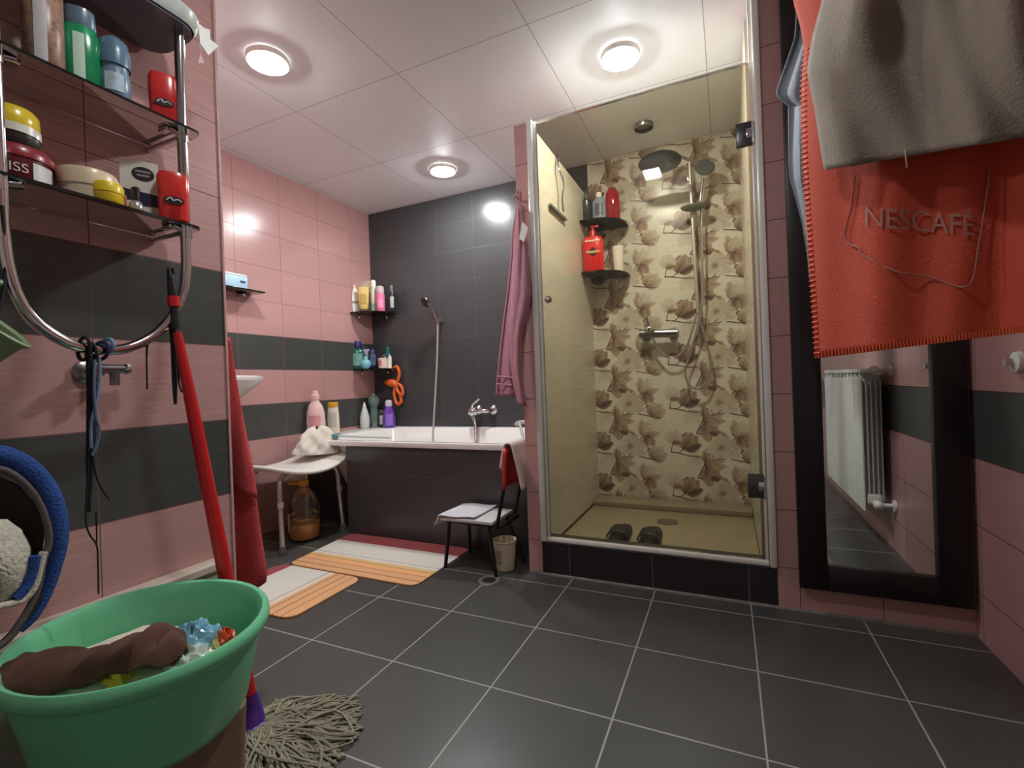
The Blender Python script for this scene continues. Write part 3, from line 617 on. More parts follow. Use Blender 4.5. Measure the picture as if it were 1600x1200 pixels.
bottle('black_gel_bottle', 'short black bottle with white lettering beside the purple bottle', 'bottle', on(595, 2.80, TZ), [(0.022, 0), (0.024, 0.005), (0.024, 0.085), (0.018, 0.098)], P_('can_black', (36, 36, 38)), [(0.016, 0.098), (0.017, 0.115)], P_('cap_grey', (96, 94, 94)), (0.02, 0.08, 0.024, 0.7), M('print_white', (190, 188, 186), 0.4, noise=0.5, nscale=80), rz=0.7, group=gT)
bottle('purple_bottle', 'purple bottle with pale cap at the right of the bathtub corner group', 'bottle', on(606, 2.78, TZ), [(0.034, 0), (0.040, 0.006), (0.043, 0.05), (0.036, 0.09), (0.024, 0.128), (0.019, 0.138)], P_('plastic_purple', (108, 66, 170), 0.2), [(0.021, 0.138), (0.023, 0.15), (0.021, 0.172), (0.010, 0.18)], P_('cap_lilac', (214, 206, 224)), (0.015, 0.09, 0.0425, 0.55), P_('label_lilac', (150, 116, 204)), sy=0.62, rz=0.7, group=gT)
bottle('detergent_bottle', 'big pale pink detergent bottle on the bathtub rim by the left wall', 'bottle', (-2.418, 2.235, TZ), [(0.052, 0), (0.058, 0.006), (0.059, 0.09), (0.055, 0.15), (0.042, 0.195), (0.024, 0.222), (0.022, 0.232)], M('plastic_pink', (240, 204, 200), 0.25, noise=0.04, coat=0.3), [(0.026, 0.232), (0.027, 0.262), (0.019, 0.268), (0.017, 0.285), (0.008, 0.290)], P_('cap_pink', (240, 198, 192)), (0.03, 0.13, 0.058, 0.7), M('label_pinkish', (222, 158, 160), 0.4, noise=0.12, nscale=40), sy=0.62, rz=0.5, group=gT)
bottle('shampoo_bottle', 'white bottle with a yellow cap next to the pink detergent', 'bottle', (-2.40, 2.365, TZ), [(0.036, 0), (0.040, 0.005), (0.038, 0.12), (0.034, 0.176)], P_('bottle_cream', (230, 224, 206)), [(0.033, 0.176), (0.035, 0.18), (0.034, 0.205), (0.030, 0.208)], P_('cap_yellow', (226, 168, 54)), (0.04, 0.14, 0.0385, 0.7), M('label_grey', (196, 190, 176), 0.4, noise=0.15, nscale=60), sy=0.62, rz=0.5, group=gT)

# ------------------------------------------------------------------ bathtub
TX0, TX1, TY0, TY1 = -2.37, PX0-0.002, 2.045, Y2-0.003
def rrect(x0, x1, y0, y1, r, n=8):
    P = []
    for cx_, cy_, a0 in ((x1-r, y1-r, 0), (x0+r, y1-r, PI/2), (x0+r, y0+r, PI), (x1-r, y0+r, 1.5*PI)):
        for i in range(n+1):
            a = a0+PI/2*i/n; P.append((cx_+r*math.cos(a), cy_+r*math.sin(a)))
    return P
def rings(mb, R, closeend=True):
    """loft through rings of equal point counts [(list of (x,y)), z]"""
    V = [[mb.bm.verts.new((x, y, z)) for x, y in P] for P, z in R]
    for A, B in zip(V, V[1:]):
        n = len(A)
        for i in range(n): mb.bm.faces.new((A[i], A[(i+1) % n], B[(i+1) % n], B[i]))
    if closeend: mb.bm.faces.new(V[-1])
    return mb
t = Thing('bathtub', 'white built-in bathtub with a dark tiled front panel', 'bathtub', ((TX0+TX1)/2, (TY0+TY1)/2, 0))
tb = MB()
rings(tb, [(rrect(TX0+0.003, TX1-0.001, TY0+0.003, TY1-0.001, 0.03), 0.502), (rrect(TX0, TX1, TY0, TY1, 0.03), 0.506), (rrect(TX0, TX1, TY0, TY1, 0.03), 0.528), (rrect(TX0+0.004, TX1-0.003, TY0+0.004, TY1-0.002, 0.03), 0.532),
           (rrect(TX0+0.07, TX1-0.07, TY0+0.05, TY1-0.07, 0.17), 0.530), (rrect(TX0+0.085, TX1-0.085, TY0+0.062, TY1-0.085, 0.17), 0.518), (rrect(TX0+0.12, TX1-0.12, TY0+0.09, TY1-0.12, 0.18), 0.35),
           (rrect(TX0+0.18, TX1-0.2, TY0+0.14, TY1-0.17, 0.18), 0.17), (rrect(TX0+0.30, TX1-0.32, TY0+0.22, TY1-0.25, 0.14), 0.125)])
t.part('basin', tb, enamel)
struct('wall_bath_panel', MB().box((-1.406, 2.08, 0.2495), (1.186, 0.05, 0.499)), m_panel)
struct('wall_bath_recess', MB().box((-2.0+0.012, 2.16, 0.2495), (0.022, 0.108, 0.499)).box((-2.242, 2.225, 0.2495), (0.486, 0.02, 0.499)), m_panel)
struct('trim_3', MB().box(((XF+TX0)/2-0.002, (2.16+Y2)/2, 0.515), (TX0-XF-0.006, Y2-2.16-0.002, 0.034)), M('ledge_enamel', (226, 222, 214), 0.2))
t.part('corner_grip', MB().tube([at(806, 664, 'y', 2.60), at(812, 660, 'y', 2.60), at(840, 658, 'y', 2.60)], 0.012, sub=4).tube([at(812, 662, 'y', 2.58), at(819, 690, 'y', 2.45)], 0.008, sub=1), M('grip_grey_white', (196, 194, 188), 0.3, 0.2))
# bath brush lying on the rim
t = Thing('bath_brush', 'teal brush with a thin pale handle lying on the bathtub edge', 'brush', (-2.1, 2.12, 0.54))
t.part('brush_head', MB().box((-2.17, 2.105, 0.552), (0.13, 0.05, 0.022), bev=0.006).box((-2.19, 2.105, 0.536), (0.10, 0.04, 0.02)), P_('teal_dull', (76, 146, 146)))
t.part('handle', MB().tube([(-2.11, 2.105, 0.552), (-1.95, 2.125, 0.546), (-1.76, 2.155, 0.540)], 0.006, sub=4), P_('brush_handle', (190, 200, 196)))
# bath mixer
t = Thing('bath_mixer', 'chrome bath mixer tap on the dark wall above the bathtub', 'mixer tap', tuple(at(768, 641, 'y', Y2)))
r0 = at(768, 641, 'y', Y2-0.03); b0 = at(739, 643, 'y', Y2-0.10); 
t.part('wall_rose', MB().lathe([(0, 0), (0.036, 0), (0.034, 0.012), (0.018, 0.026), (0, 0.028)], (r0.x, Y2, r0.z), 26, rot=RX(PI/2)), chrome)
t.part('wall_rose', MB().lathe([(0, 0), (0.036, 0), (0.034, 0.012), (0.018, 0.026), (0, 0.028)], (b0.x-0.01, Y2, r0.z), 26, rot=RX(PI/2)), chrome)
t.part('body', MB().tube([(r0.x, Y2-0.02, r0.z), (r0.x-0.006, Y2-0.085, r0.z), (r0.x-0.05, Y2-0.10, r0.z), (b0.x+0.03, Y2-0.10, r0.z)], 0.015, sub=4).ell((b0.x, Y2-0.10, b0.z), (0.040, 0.034, 0.030)).cyl((b0.x-0.01, Y2, r0.z), (b0.x-0.01, Y2-0.09, r0.z), 0.014), chrome)
l0 = at(749, 622, 'y', Y2-0.13)
t.part('lever', MB().tube([(b0.x, Y2-0.11, b0.z+0.02), (b0.x+0.012, Y2-0.12, b0.z+0.05), (l0.x+0.004, Y2-0.135, l0.z)], 0.0, rs=[0.014, 0.010, 0.011], sub=4), chrome)
t.part('hose_outlet', MB().tube([(b0.x-0.005, Y2-0.10, b0.z-0.02), tuple(at(743, 665, 'y', Y2-0.11)), tuple(at(744, 700, 'y', Y2-0.16)), tuple(at(744, 712, 'y', Y2-0.22))], 0.0, rs=[0.012, 0.0115, 0.010, 0.010], sub=3), chrome)
# hand shower on the wall
t = Thing('hand_shower', 'chrome hand shower with a hose hanging on the dark wall', 'hand shower', tuple(at(685, 503, 'y', Y2)))
h0 = at(668, 470, 'y', 2.76); hk = at(684, 500, 'y', Y2-0.055)
t.part('holder', MB().cyl((hk.x, Y2, hk.z-0.01), (hk.x, Y2-0.045, hk.z-0.01), 0.012).cyl((hk.x, Y2-0.05, hk.z-0.02), (hk.x, Y2-0.06, hk.z+0.012), 0.016).box((hk.x+0.008, Y2-0.055, hk.z+0.008), (0.05, 0.012, 0.006), bev=0.002), chrome)
hd = t.part('shower_head', MB().lathe([(0, 0), (0.022, 0.003), (0.038, 0.014), (0.041, 0.022), (0.037, 0.028), (0, 0.029)], tuple(h0), 28, rot=Matrix.Rotation(math.radians(118), 3, 'X')@RY(-0.35)), chrome_d)
t.part('spray_face', MB().lathe([(0, 0.0292), (0.033, 0.0292), (0.033, 0.0305), (0, 0.031)], tuple(h0), 28, rot=Matrix.Rotation(math.radians(118), 3, 'X')@RY(-0.35)), M('spray_rubber', (52, 50, 50), 0.5), parent=hd)
t.part('grip', MB().tube([(h0.x+0.01, h0.y+0.012, h0.z-0.01), (hk.x-0.018, Y2-0.075, hk.z+0.045), (hk.x, Y2-0.055, hk.z-0.025)], 0.0, rs=[0.014, 0.012, 0.010], sub=5), chrome)
t.part('hose', MB().tube([(hk.x, Y2-0.055, hk.z-0.02), tuple(at(683, 560, 'y', Y2-0.05)), tuple(at(680, 620, 'y', Y2-0.06)), tuple(at(677, 672, 'y', Y2-0.09)), tuple(at(676, 715, 'y', Y2-0.15))], 0.0072, sub=6), M('hose_steel', (186, 186, 184), 0.4, 0.35))

# ------------------------------------------------------------------ shower contents
gS = 'bottles on the upper shower shelf'; U2 = 1.745; U1 = 1.447
bottle('clear_spray_bottle', 'clear bottle at the left end of the upper shower shelf', 'bottle', on(913, 2.74, U2), [(0.022, 0), (0.024, 0.004), (0.024, 0.115), (0.012, 0.13)], glass('amber_clear', (0.62, 0.56, 0.48), haze=0.14), [(0.010, 0.13), (0.012, 0.15)], P_('cap_grey', (96, 94, 94)), rz=0.15, group=gS)
bottle('dark_bottle', 'dark patterned bottle with a pump on the upper shower shelf', 'bottle', on(926, 2.76, U2), [(0.030, 0), (0.032, 0.004), (0.032, 0.125), (0.016, 0.14)], M('bottle_dark', (60, 56, 54), 0.2, noise=0.35, nscale=60), [(0.014, 0.14), (0.015, 0.155), (0.006, 0.16), (0.006, 0.18)], P_('cap_grey', (96, 94, 94)), rz=0.15, group=gS)
bottle('blue_grey_bottle', 'blue-grey bottle with white cap on the upper shower shelf', 'bottle', on(946, 2.74, U2), [(0.030, 0), (0.032, 0.004), (0.031, 0.10), (0.016, 0.118)], P_('bottle_bluegrey', (140, 152, 168)), [(0.013, 0.118), (0.013, 0.138), (0.009, 0.142)], P_('cap_white', (244, 240, 232)), (0.03, 0.085, 0.032, 0.6), M('print_dark', (84, 86, 92), 0.4, noise=0.3, nscale=60), sy=0.6, rz=0.15, group=gS)
bottle('red_bottle', 'tall glossy red bottle at the right end of the upper shower shelf', 'bottle', on(967, 2.77, U2), [(0.032, 0), (0.037, 0.006), (0.038, 0.11), (0.034, 0.15), (0.024, 0.172), (0.016, 0.176)], P_('bottle_red', (156, 30, 38), 0.12), [(0.017, 0.172), (0.019, 0.176), (0.018, 0.182)], P_('cap_darkred', (110, 22, 30)), sy=0.75, rz=0.15, group=gS)
gS2 = 'things on the lower shower shelf'
def pump(t):
    t.part('pump', MB().cyl((0, 0, 0.150), (0, 0, 0.175), 0.017, 0.013).cyl((0, 0, 0.175), (0, 0, 0.19), 0.006).box((0.008, 0, 0.193), (0.036, 0.012, 0.008), bev=0.003), P_('pump_red', (176, 26, 32)))
    t.part('badge', MB().box((0, -0.0283, 0.08), (0.030, 0.001, 0.030), rot=RY(PI/4)), P_('badge_black', (40, 26, 22)))
    t.part('badge_band', MB().box((0, -0.0292, 0.08), (0.058, 0.001, 0.010)), P_('badge_gold', (196, 160, 110)))
    t.part('top_band', MB().box((0, -0.0285, 0.127), (0.062, 0.001, 0.007)), P_('band_pale', (236, 196, 186)))
bottle('pump_bottle', 'large red pump bottle on the lower shower shelf', 'bottle', (-0.678, 2.68, U1), [(0.038, 0), (0.044, 0.005), (0.044, 0.13), (0.036, 0.146), (0.018, 0.152)], P_('plastic_scarlet', (216, 40, 40), 0.25), sy=0.62, rz=0.15, group=gS2, squ=0.2, extra=pump)
t = Thing('shaving_set', 'small dark shaver lying beside the red pump bottle', 'shaver', on(945, 2.76, U1), group=gS2)
cx, cy = t.loc.x, t.loc.y
t.part('body', MB().box((cx+0.006, cy, U1+0.008), (0.075, 0.035, 0.014), bev=0.005), P_('shaver_pale', (170, 160, 160)))
t.part('head', MB().lathe([(0, 0), (0.02, 0), (0.024, 0.015), (0.018, 0.03), (0, 0.032)], (cx-0.014, cy+0.02, U1+0.014), 20).ell((cx-0.018, cy+0.01, U1+0.058), (0.016, 0.016, 0.018)), P_('shaver_black', (36, 34, 34)))
bottle('cream_tube', 'white cream tube standing at the right of the lower shower shelf', 'tube', on(973, 2.77, U1), [(0.022, 0), (0.023, 0.003), (0.024, 0.10), (0.025, 0.118), (0.025, 0.124)], P_('tube_white', (232, 226, 212)), rz=0.15, group=gS2, sy=0.6)
for px, lab_ in ((970, 'black slipper on the shower floor, the left of the pair'), (1017, 'black slipper on the shower floor, the right of the pair')):
    q = at(px, 830, 'y', 2.22)
    t = Thing('slipper', lab_, 'slipper', (q.x, 2.22, 0.09), local=True, group='slippers in the shower')
    rub = M('black_rubber', (26, 24, 24), 0.5)
    so = MB()
    pts = []
    for i in range(28):
        a = 2*PI*i/28; wv = 0.046+0.007*math.sin(a); pts.append((wv*math.cos(a), 0.125*math.sin(a)))
    rings(so, [([(x*0.95, y*0.97) for x, y in pts], 0.001), (pts, 0.006), (pts, 0.018), ([(x*0.94, y*0.97) for x, y in pts], 0.023)])
    t.part('sole', so, rub)
    t.part('strap', MB().grid(lambda u, v: Vector((0.049*math.cos(PI*u), -0.015-0.075*v, 0.014+0.045*math.sin(PI*u)*(1-0.25*v))), 14, 5), rub, solid=0.004)

# ------------------------------------------------------------------ far left wall: sink, little shelf
t = Thing('wash_basin', 'white wall-hung wash basin whose end shows behind the red towel', 'wash basin', (XF, 1.30, 0.75))
def sinkring(s, z, fwd=0.0):
    P = []
    for i in range(32):
        a = 2*PI*i/32; c_, s_ = math.cos(a), math.sin(a)
        k = 1/((abs(c_)**3+abs(s_)**3)**(1/3))
        P.append((max(XF+0.002, XF+0.195*1+fwd+0.205*s*k*c_), 1.40+0.30*s*k*s_))
    return P
sk = MB()
rings(sk, [(sinkring(0.35, 0.70, -0.1), 0.735), (sinkring(0.62, 0.74, -0.06), 0.775), (sinkring(0.88, 0.83, -0.015), 0.845), (sinkring(0.98, 0.88), 0.880), (sinkring(1.0, 0.9), 0.890), (sinkring(1.0, 0.9), 0.905), (sinkring(0.97, 0.9), 0.909), (sinkring(0.84, 0.9), 0.905), (sinkring(0.78, 0.88), 0.885), (sinkring(0.5, 0.8), 0.80)])
t.part('bowl', sk, enamel)
t.part('pedestal_trap', MB().cyl((XF+0.10, 1.38, 0.42), (XF+0.10, 1.38, 0.74), 0.05, 0.08), enamel)
t = Thing('wall_shelf', 'small black glass shelf on the pink wall beyond the corner', 'shelf', (XF, 1.75, 1.385))
t.part('glass_plate', MB().box((XF+0.062, 1.66, 1.390), (0.12, 0.40, 0.008), bev=0.002), M('black_glass', (16, 17, 19), 0.06))
t.part('bracket', MB().box((XF+0.03, 1.78, 1.375), (0.06, 0.02, 0.022), bev=0.003), chrome)
t = Thing('cotton_box', 'small pale blue and white box on the black wall shelf', 'box', (XF+0.07, 1.71, 1.394))
t.part('box', MB().box((XF+0.065, 1.69, 1.394+0.033), (0.085, 0.15, 0.066), bev=0.006), M('box_blue', (176, 212, 232), 0.35, noise=0.08, nscale=25))
t.part('lid', MB().box((XF+0.065, 1.69, 1.394+0.071), (0.082, 0.146, 0.010), bev=0.004), P_('lid_white', (236, 236, 236)))
t.part('print', MB().box((XF+0.1082, 1.735, 1.394+0.035), (0.001, 0.03, 0.012)), P_('print_navy', (60, 70, 110)))

# ------------------------------------------------------------------ shower stool with its bag, and the juice canister
t = Thing('shower_stool', 'white plastic shower stool with aluminium legs left of the bathtub', 'stool', (-2.215, 1.875, 0))
def seatpt(u, v):
    x = -2.215+0.215*(2*u-1); y = 1.865+0.275*(2*v-1)
    k = (abs(2*u-1)**4+abs(2*v-1)**4)
    s = max(abs(2*u-1), abs(2*v-1)); 
    z = 0.405+0.055*abs(2*v-1)**2.4
    return x, y, z
st_ = MB()
def se(u, v, dz):
    # square grid mapped on a rounded rectangle
    a, b = 2*u-1, 2*v-1
    x = a*math.sqrt(1-0.32*b*b); y = b*math.sqrt(1-0.30*a*a)
    return Vector((-2.215+0.225*x, 1.870+0.275*y, 0.402+0.055*abs(y)**2.2+dz-0.012*(abs(x)**6)))
st_.grid(lambda u, v: se(u, v, 0), 16, 20)
t.part('seat', st_, white_pl, solid=0.022, sub=1)
for i, (lx, ly) in enumerate(((-2.072, 1.672), (-2.072, 2.085), (-2.375, 1.665), (-2.375, 2.10))):
    sx_ = 1 if lx > -2.2 else -1; sy_ = 1 if ly > 1.9 else -1
    top = (lx-sx_*0.04, ly-sy_*0.085, 0.400)
    lg = t.part('leg', MB().tube([top, (lx-sx_*0.03, ly-sy_*0.035, 0.385), (lx-sx_*0.018, ly-sy_*0.012, 0.345), (lx-sx_*0.012, ly-sy_*0.008, 0.24), (lx, ly, 0.035)], 0.0125, sub=6, n=14), alu)
    t.part('collar', MB().cyl((lx-sx_*0.010, ly-sy_*0.007, 0.235), (lx-sx_*0.011, ly-sy_*0.008, 0.265), 0.016), M('collar_grey', (170, 168, 166), 0.4), parent=lg)
    t.part('rubber_foot', MB().lathe([(0, 0), (0.021, 0.001), (0.022, 0.006), (0.016, 0.03), (0.015, 0.042), (0, 0.042)], (lx, ly, 0), 20), M('rubber_grey', (92, 88, 86), 0.6), parent=lg)
def cloth_wobble(x, y, z, a=0.01, s=1.0):
    return a*(math.sin(x*37*s+z*21*s)+math.sin(y*41*s-z*33*s+1.3)+math.sin((x+y)*23*s+z*50*s))/3
t = Thing('cloth_bag', 'crumpled white cloth bag standing on the shower stool', 'cloth', (-2.25, 2.00, 0.44))
cb = MB(); cen = Vector((-2.215, 2.060, 0.448))
prof = [(0.002, 0.0), (0.09, 0.0), (0.118, 0.006), (0.114, 0.02), (0.112, 0.035), (0.106, 0.05), (0.102, 0.065), (0.094, 0.08), (0.088, 0.095), (0.080, 0.11), (0.074, 0.122), (0.064, 0.135), (0.056, 0.145), (0.040, 0.155), (0.012, 0.158)]
cb.lathe(prof, (0, 0, 0), 40)
for v in cb.bm.verts:
    a = math.atan2(v.co.y, v.co.x); r = math.hypot(v.co.x, v.co.y); z = v.co.z
    k = 1+0.10*math.sin(a*3+0.6)+0.09*math.sin(a*6+z*55)+0.06*math.sin(a*11-z*70)
    v.co.x *= k*0.9; v.co.y *= k*1.22; v.co.y += 0.30*z*(0.10-abs(z-0.1)); v.co.z += 0.012*math.sin(a*2+1)*(z/0.17)+max(0, r-0.05)*0.0
    v.co.z += 0.22*max(0, abs(v.co.y)-0.02)*(1-z/0.18)*0.35
t.part('cloth', cb.__class__().merge(cb, None, cen), M('cloth_white', (226, 218, 206), 0.9, bump=0.5, bscale=300, noise=0.05), sub=1)
t = Thing('plastic_canister', 'big clear plastic bottle with orange liquid and yellow cap under the stool', 'canister', (-2.175, 1.905, 0.0))
jx, jy = -2.175, 1.905
jp = [(0, 0.002), (0.060, 0.002), (0.078, 0.010), (0.084, 0.03), (0.084, 0.10), (0.081, 0.105), (0.084, 0.112), (0.084, 0.135), (0.081, 0.14), (0.084, 0.147), (0.084, 0.17), (0.080, 0.20), (0.060, 0.245), (0.034, 0.275), (0.024, 0.285), (0.024, 0.305)]
t.part('bottle', MB().lathe(jp, (jx, jy, 0), 36), glass('clear_pet', (0.94, 0.94, 0.92), haze=0.04))
t.part('liquid', MB().lathe([(0, 0.005), (0.059, 0.005), (0.076, 0.012), (0.0815, 0.03), (0.0815, 0.092), (0, 0.092)], (jx, jy, 0), 36), M('orange_liquid', (244, 176, 92), 0.25, noise=0.05, nscale=12))
t.part('cap', MB().lathe([(0, 0.298), (0.028, 0.298), (0.028, 0.325), (0.022, 0.330), (0, 0.330)], (jx, jy, 0), 24), P_('cap_gold', (216, 166, 50)))
t.part('carry_ring', MB().tube([(jx-0.065, jy-0.035, 0.318), (jx-0.05, jy-0.05, 0.316), (jx-0.02, jy-0.028, 0.308), (jx, jy+0.026, 0.305), (jx-0.04, jy+0.02, 0.308)], 0.005, closed=True, sub=4), P_('cap_gold', (216, 166, 50)))
t.part('label', MB().lathe([(0.0848, 0.05), (0.0848, 0.155)], (jx, jy, 0), 14, a0=PI+0.3, a1=PI+1.35), M('paper_label', (200, 192, 176), 0.6, noise=0.08))

# ------------------------------------------------------------------ child's chair
t = Thing('child_chair', "small child's chair with black tubular frame and red backrest", 'chair', (-1.04, 1.88, 0))
SZ = 0.222
fl, bl, fr_, br_ = (-1.190, 1.806), (-1.177, 2.01), (-0.925, 1.790), (-0.872, 1.985)
def leg(top, bot, name='leg'):
    return t.part(name, MB().tube([top, ((top[0]*0.6+bot[0]*0.4), (top[1]*0.6+bot[1]*0.4), (top[2]*0.6+bot[2]*0.4)), bot], 0.0085, sub=3, n=12), black_mt)
leg((-1.165, 1.815, SZ-0.012), (fl[0], fl[1], 0.001)); leg((-1.165, 1.985, SZ-0.012), (bl[0], bl[1], 0.001))
leg((-0.965, 1.815, SZ-0.012), (fr_[0], fr_[1], 0.001)); leg((-0.965, 1.985, SZ-0.012), (br_[0], br_[1], 0.001))
t.part('seat_frame', MB().tube([(-1.17, 1.815, SZ-0.01), (-0.90, 1.815, SZ-0.01), (-0.90, 1.985, SZ-0.01), (-1.17, 1.985, SZ-0.01)], 0.008, closed=True, sub=1), black_mt)
t.part('seat_board', MB().box((-1.07, 1.90, SZ+0.004), (0.27, 0.215, 0.016), bev=0.004), P_('board_white', (214, 212, 212)))
for yy_ in (1.808, 1.992):
    bp_ = t.part('back_post', MB().tube([(-0.925, yy_, SZ-0.02), (-0.900, yy_, 0.30), (-0.875, yy_, 0.42), (-0.868, yy_, 0.545)], 0.008, sub=4), black_mt)
    t.part('screw', MB().ell((-0.882, yy_-0.008, 0.46), (0.005, 0.003, 0.005)), chrome_d, parent=bp_)
t.part('backrest', MB().grid(lambda u, v: Vector((-0.905+0.012*v+0.030*(2*u-1)**2, 1.796+0.208*u, 0.375+0.172*v)), 10, 6), P_('red_plastic', (206, 56, 48)), solid=0.016)
# cloth over the seat
t = Thing('seat_towel', 'folded white striped cloth lying over the seat of the small chair', 'cloth', (-1.11, 1.90, SZ+0.013))
t.part('cloth', MB().grid(lambda u, v: Vector((-1.226+min(u, 1)*0.20 if u > 0.12 else -1.226+0.024*math.sin(u/0.12*PI/2), 1.790+0.222*v+0.02*(u-0.5), (SZ+0.020+0.002*math.sin(u*9+v*4)) if u > 0.12 else SZ+0.020-0.045*(1-u/0.12)**1.3)), 24, 14),
       M('cloth_pale_grey', (206, 206, 212), 0.85, bump=0.35, bscale=250), solid=0.005)
# towel over the backrest
t = Thing('hand_towel', 'white towel draped over the red backrest of the small chair', 'towel', (-0.87, 1.90, 0.56))
def drape(u, v):
    # u along y, v over the top: 0 front hem, 1 back hem
    y = 1.835+0.165*u
    if v < 0.45:
        k = v/0.45; x = -0.905+0.014*k+0.004*math.sin(u*12); z = 0.46-0.05*u+(0.098+0.05*u)*k
        y -= 0.012*(1-k)
    elif v < 0.58:
        k = (v-0.45)/0.13; x = -0.891+0.040*k; z = 0.558+0.010*math.sin(PI*k)
    else:
        k = (v-0.58)/0.42; x = -0.851+0.045*k*(1-0.3*u)+0.006*math.sin(u*11)*k; z = 0.558-0.185*k
        y -= 0.012*k
    return Vector((x, y, z))
t.part('cloth', MB().grid(lambda u, v: drape(0.18+0.86*u if False else u, v), 14, 30), M('cloth_warm_white', (224, 208, 196), 0.92, bump=0.4, bscale=260), solid=0.006)
# bucket under the chair
t = Thing('small_bucket', 'cream coloured little bucket standing behind the small chair', 'bucket', (-0.905, 1.905, 0))
t.part('pail', MB().lathe([(0, 0.003), (0.036, 0.001), (0.040, 0.004), (0.052, 0.128), (0.055, 0.130), (0.053, 0.134), (0.049, 0.130), (0.038, 0.008), (0, 0.008)], (-0.925, 1.885, 0), 28), P_('cream_plastic', (206, 196, 170)))
t.part('print', MB().lathe([(0.0445, 0.035), (0.0500, 0.095)], (-0.925, 1.885, 0), 12, a0=-PI/2-0.8, a1=-PI/2+0.1), M('faint_print', (160, 150, 126), 0.5, noise=0.4, nscale=60))

# floor drain
t = Thing('floor_drain', 'round metal floor drain set in the dark tiles', 'drain', (-0.938, 1.745, 0))
t.part('rim', MB().lathe([(0.030, 0.0005), (0.030, 0.003), (0.044, 0.003), (0.046, 0.0005)], (-0.938, 1.75, 0), 32), M('drain_ring', (150, 148, 144), 0.4, 0.4))
t.part('grate', MB().lathe([(0, 0.002), (0.029, 0.002), (0.0295, 0.0005)], (-0.938, 1.75, 0), 32), M('drain_dark', (70, 70, 68), 0.4, 0.5))

# ------------------------------------------------------------------ bath mats
def stripe_mat(name, axis, stops, off=0.0):
    """woven stripes at world coordinates along axis: stops = [(coord, colour)]"""
    m = bpy.data.materials.new(name); nt, N, L = nodes_of(m)
    out = N.new('ShaderNodeOutputMaterial'); b = N.new('ShaderNodeBsdfPrincipled'); L.new(b.outputs[0], out.inputs[0])
    tc = N.new('ShaderNodeTexCoord'); sp = N.new('ShaderNodeSeparateXYZ'); L.new(tc.outputs['Object'], sp.inputs[0])
    lo, hi = stops[0][0], stops[-1][0]
    nz = N.new('ShaderNodeTexNoise'); nz.inputs['Scale'].default_value = 9; L.new(tc.outputs['Object'], nz.inputs[0])
    v = math_node(N, L, 'MULTIPLY_ADD', nz.outputs[0], 0.010, math_node(N, L, 'SUBTRACT', sp.outputs['xyz'.index(axis)], 0.005))
    v = math_node(N, L, 'DIVIDE', math_node(N, L, 'SUBTRACT', v, lo), hi-lo)
    cr = N.new('ShaderNodeValToRGB'); cr.color_ramp.interpolation = 'CONSTANT'; L.new(v, cr.inputs[0])
    els = cr.color_ramp.elements
    els[0].position = 0; els[0].color = lin(stops[0][1])+(1,); els[1].position = 1; els[1].color = lin(stops[-1][1])+(1,)
    for c_, col in stops[1:-1]:
        e = els.new((c_-lo)/(hi-lo)); e.color = lin(col)+(1,)
    L.new(cr.outputs[0], b.inputs['Base Color']); b.inputs['Roughness'].default_value = 0.95
    n2 = N.new('ShaderNodeTexNoise'); n2.inputs['Scale'].default_value = 260; L.new(tc.outputs['Object'], n2.inputs[0])
    bp = N.new('ShaderNodeBump'); bp.inputs['Strength'].default_value = 0.5; bp.inputs['Distance'].default_value = 0.004; L.new(n2.outputs[0], bp.inputs['Height']); L.new(bp.outputs[0], b.inputs['Normal'])
    return m
WH, OR, YL, BR, RD, GR = (216, 210, 198), (220, 166, 118), (218, 184, 124), (140, 100, 76), (160, 76, 78), (146, 138, 128)
def stripes(edges):
    return edges
# stops measured from each mat's own origin
mA = stripe_mat('mat_stripes_large', 'y', [(-0.26, OR), (-0.195, BR), (-0.190, OR), (-0.150, BR), (-0.145, (232, 172, 116)), (-0.105, BR), (-0.100, YL), (-0.075, WH), (-0.050, GR), (-0.045, WH), (0.115, RD), (0.26, RD)])
mB_ = stripe_mat('mat_stripes_small', 'x', [(-0.26, RD), (-0.175, WH), (0.055, GR), (0.062, WH), (0.088, OR), (0.11, BR), (0.116, OR), (0.155, BR), (0.161, OR), (0.20, BR), (0.205, OR), (0.26, OR)])
def mat_obj(label, outline, loc, mat, h=0.009):
    t = MB()
    rings(t, [([(x, y) for x, y in outline], 0.0015), ([(x, y) for x, y in outline], h-0.002), ([(x*0.985, y*0.985) for x, y in outline], h)])
    o = link('bath_mat', t, mat); o.location = loc; o['label'] = label; o['category'] = 'bath mat'; o['group'] = 'striped bath mats'
def rr(w_, d_, r, n=8): return rrect(-w_/2, w_/2, -d_/2, d_/2, r, n)
ca = (-1.572, 1.815)
outA = [(x+(0.10*(-y) if x < 0 else -0.0*y), y) for x, y in [(x, y) for x, y in rr(0.755, 0.46, 0.04)]]
mat_obj('striped red, white and orange mat lying along the bathtub', outA, (ca[0], ca[1], 0), mA)
mat_obj('striped mat lying nearer the camera, beside the red towel', rr(0.50, 0.375, 0.05), (-1.71, 1.385, 0), mB_)

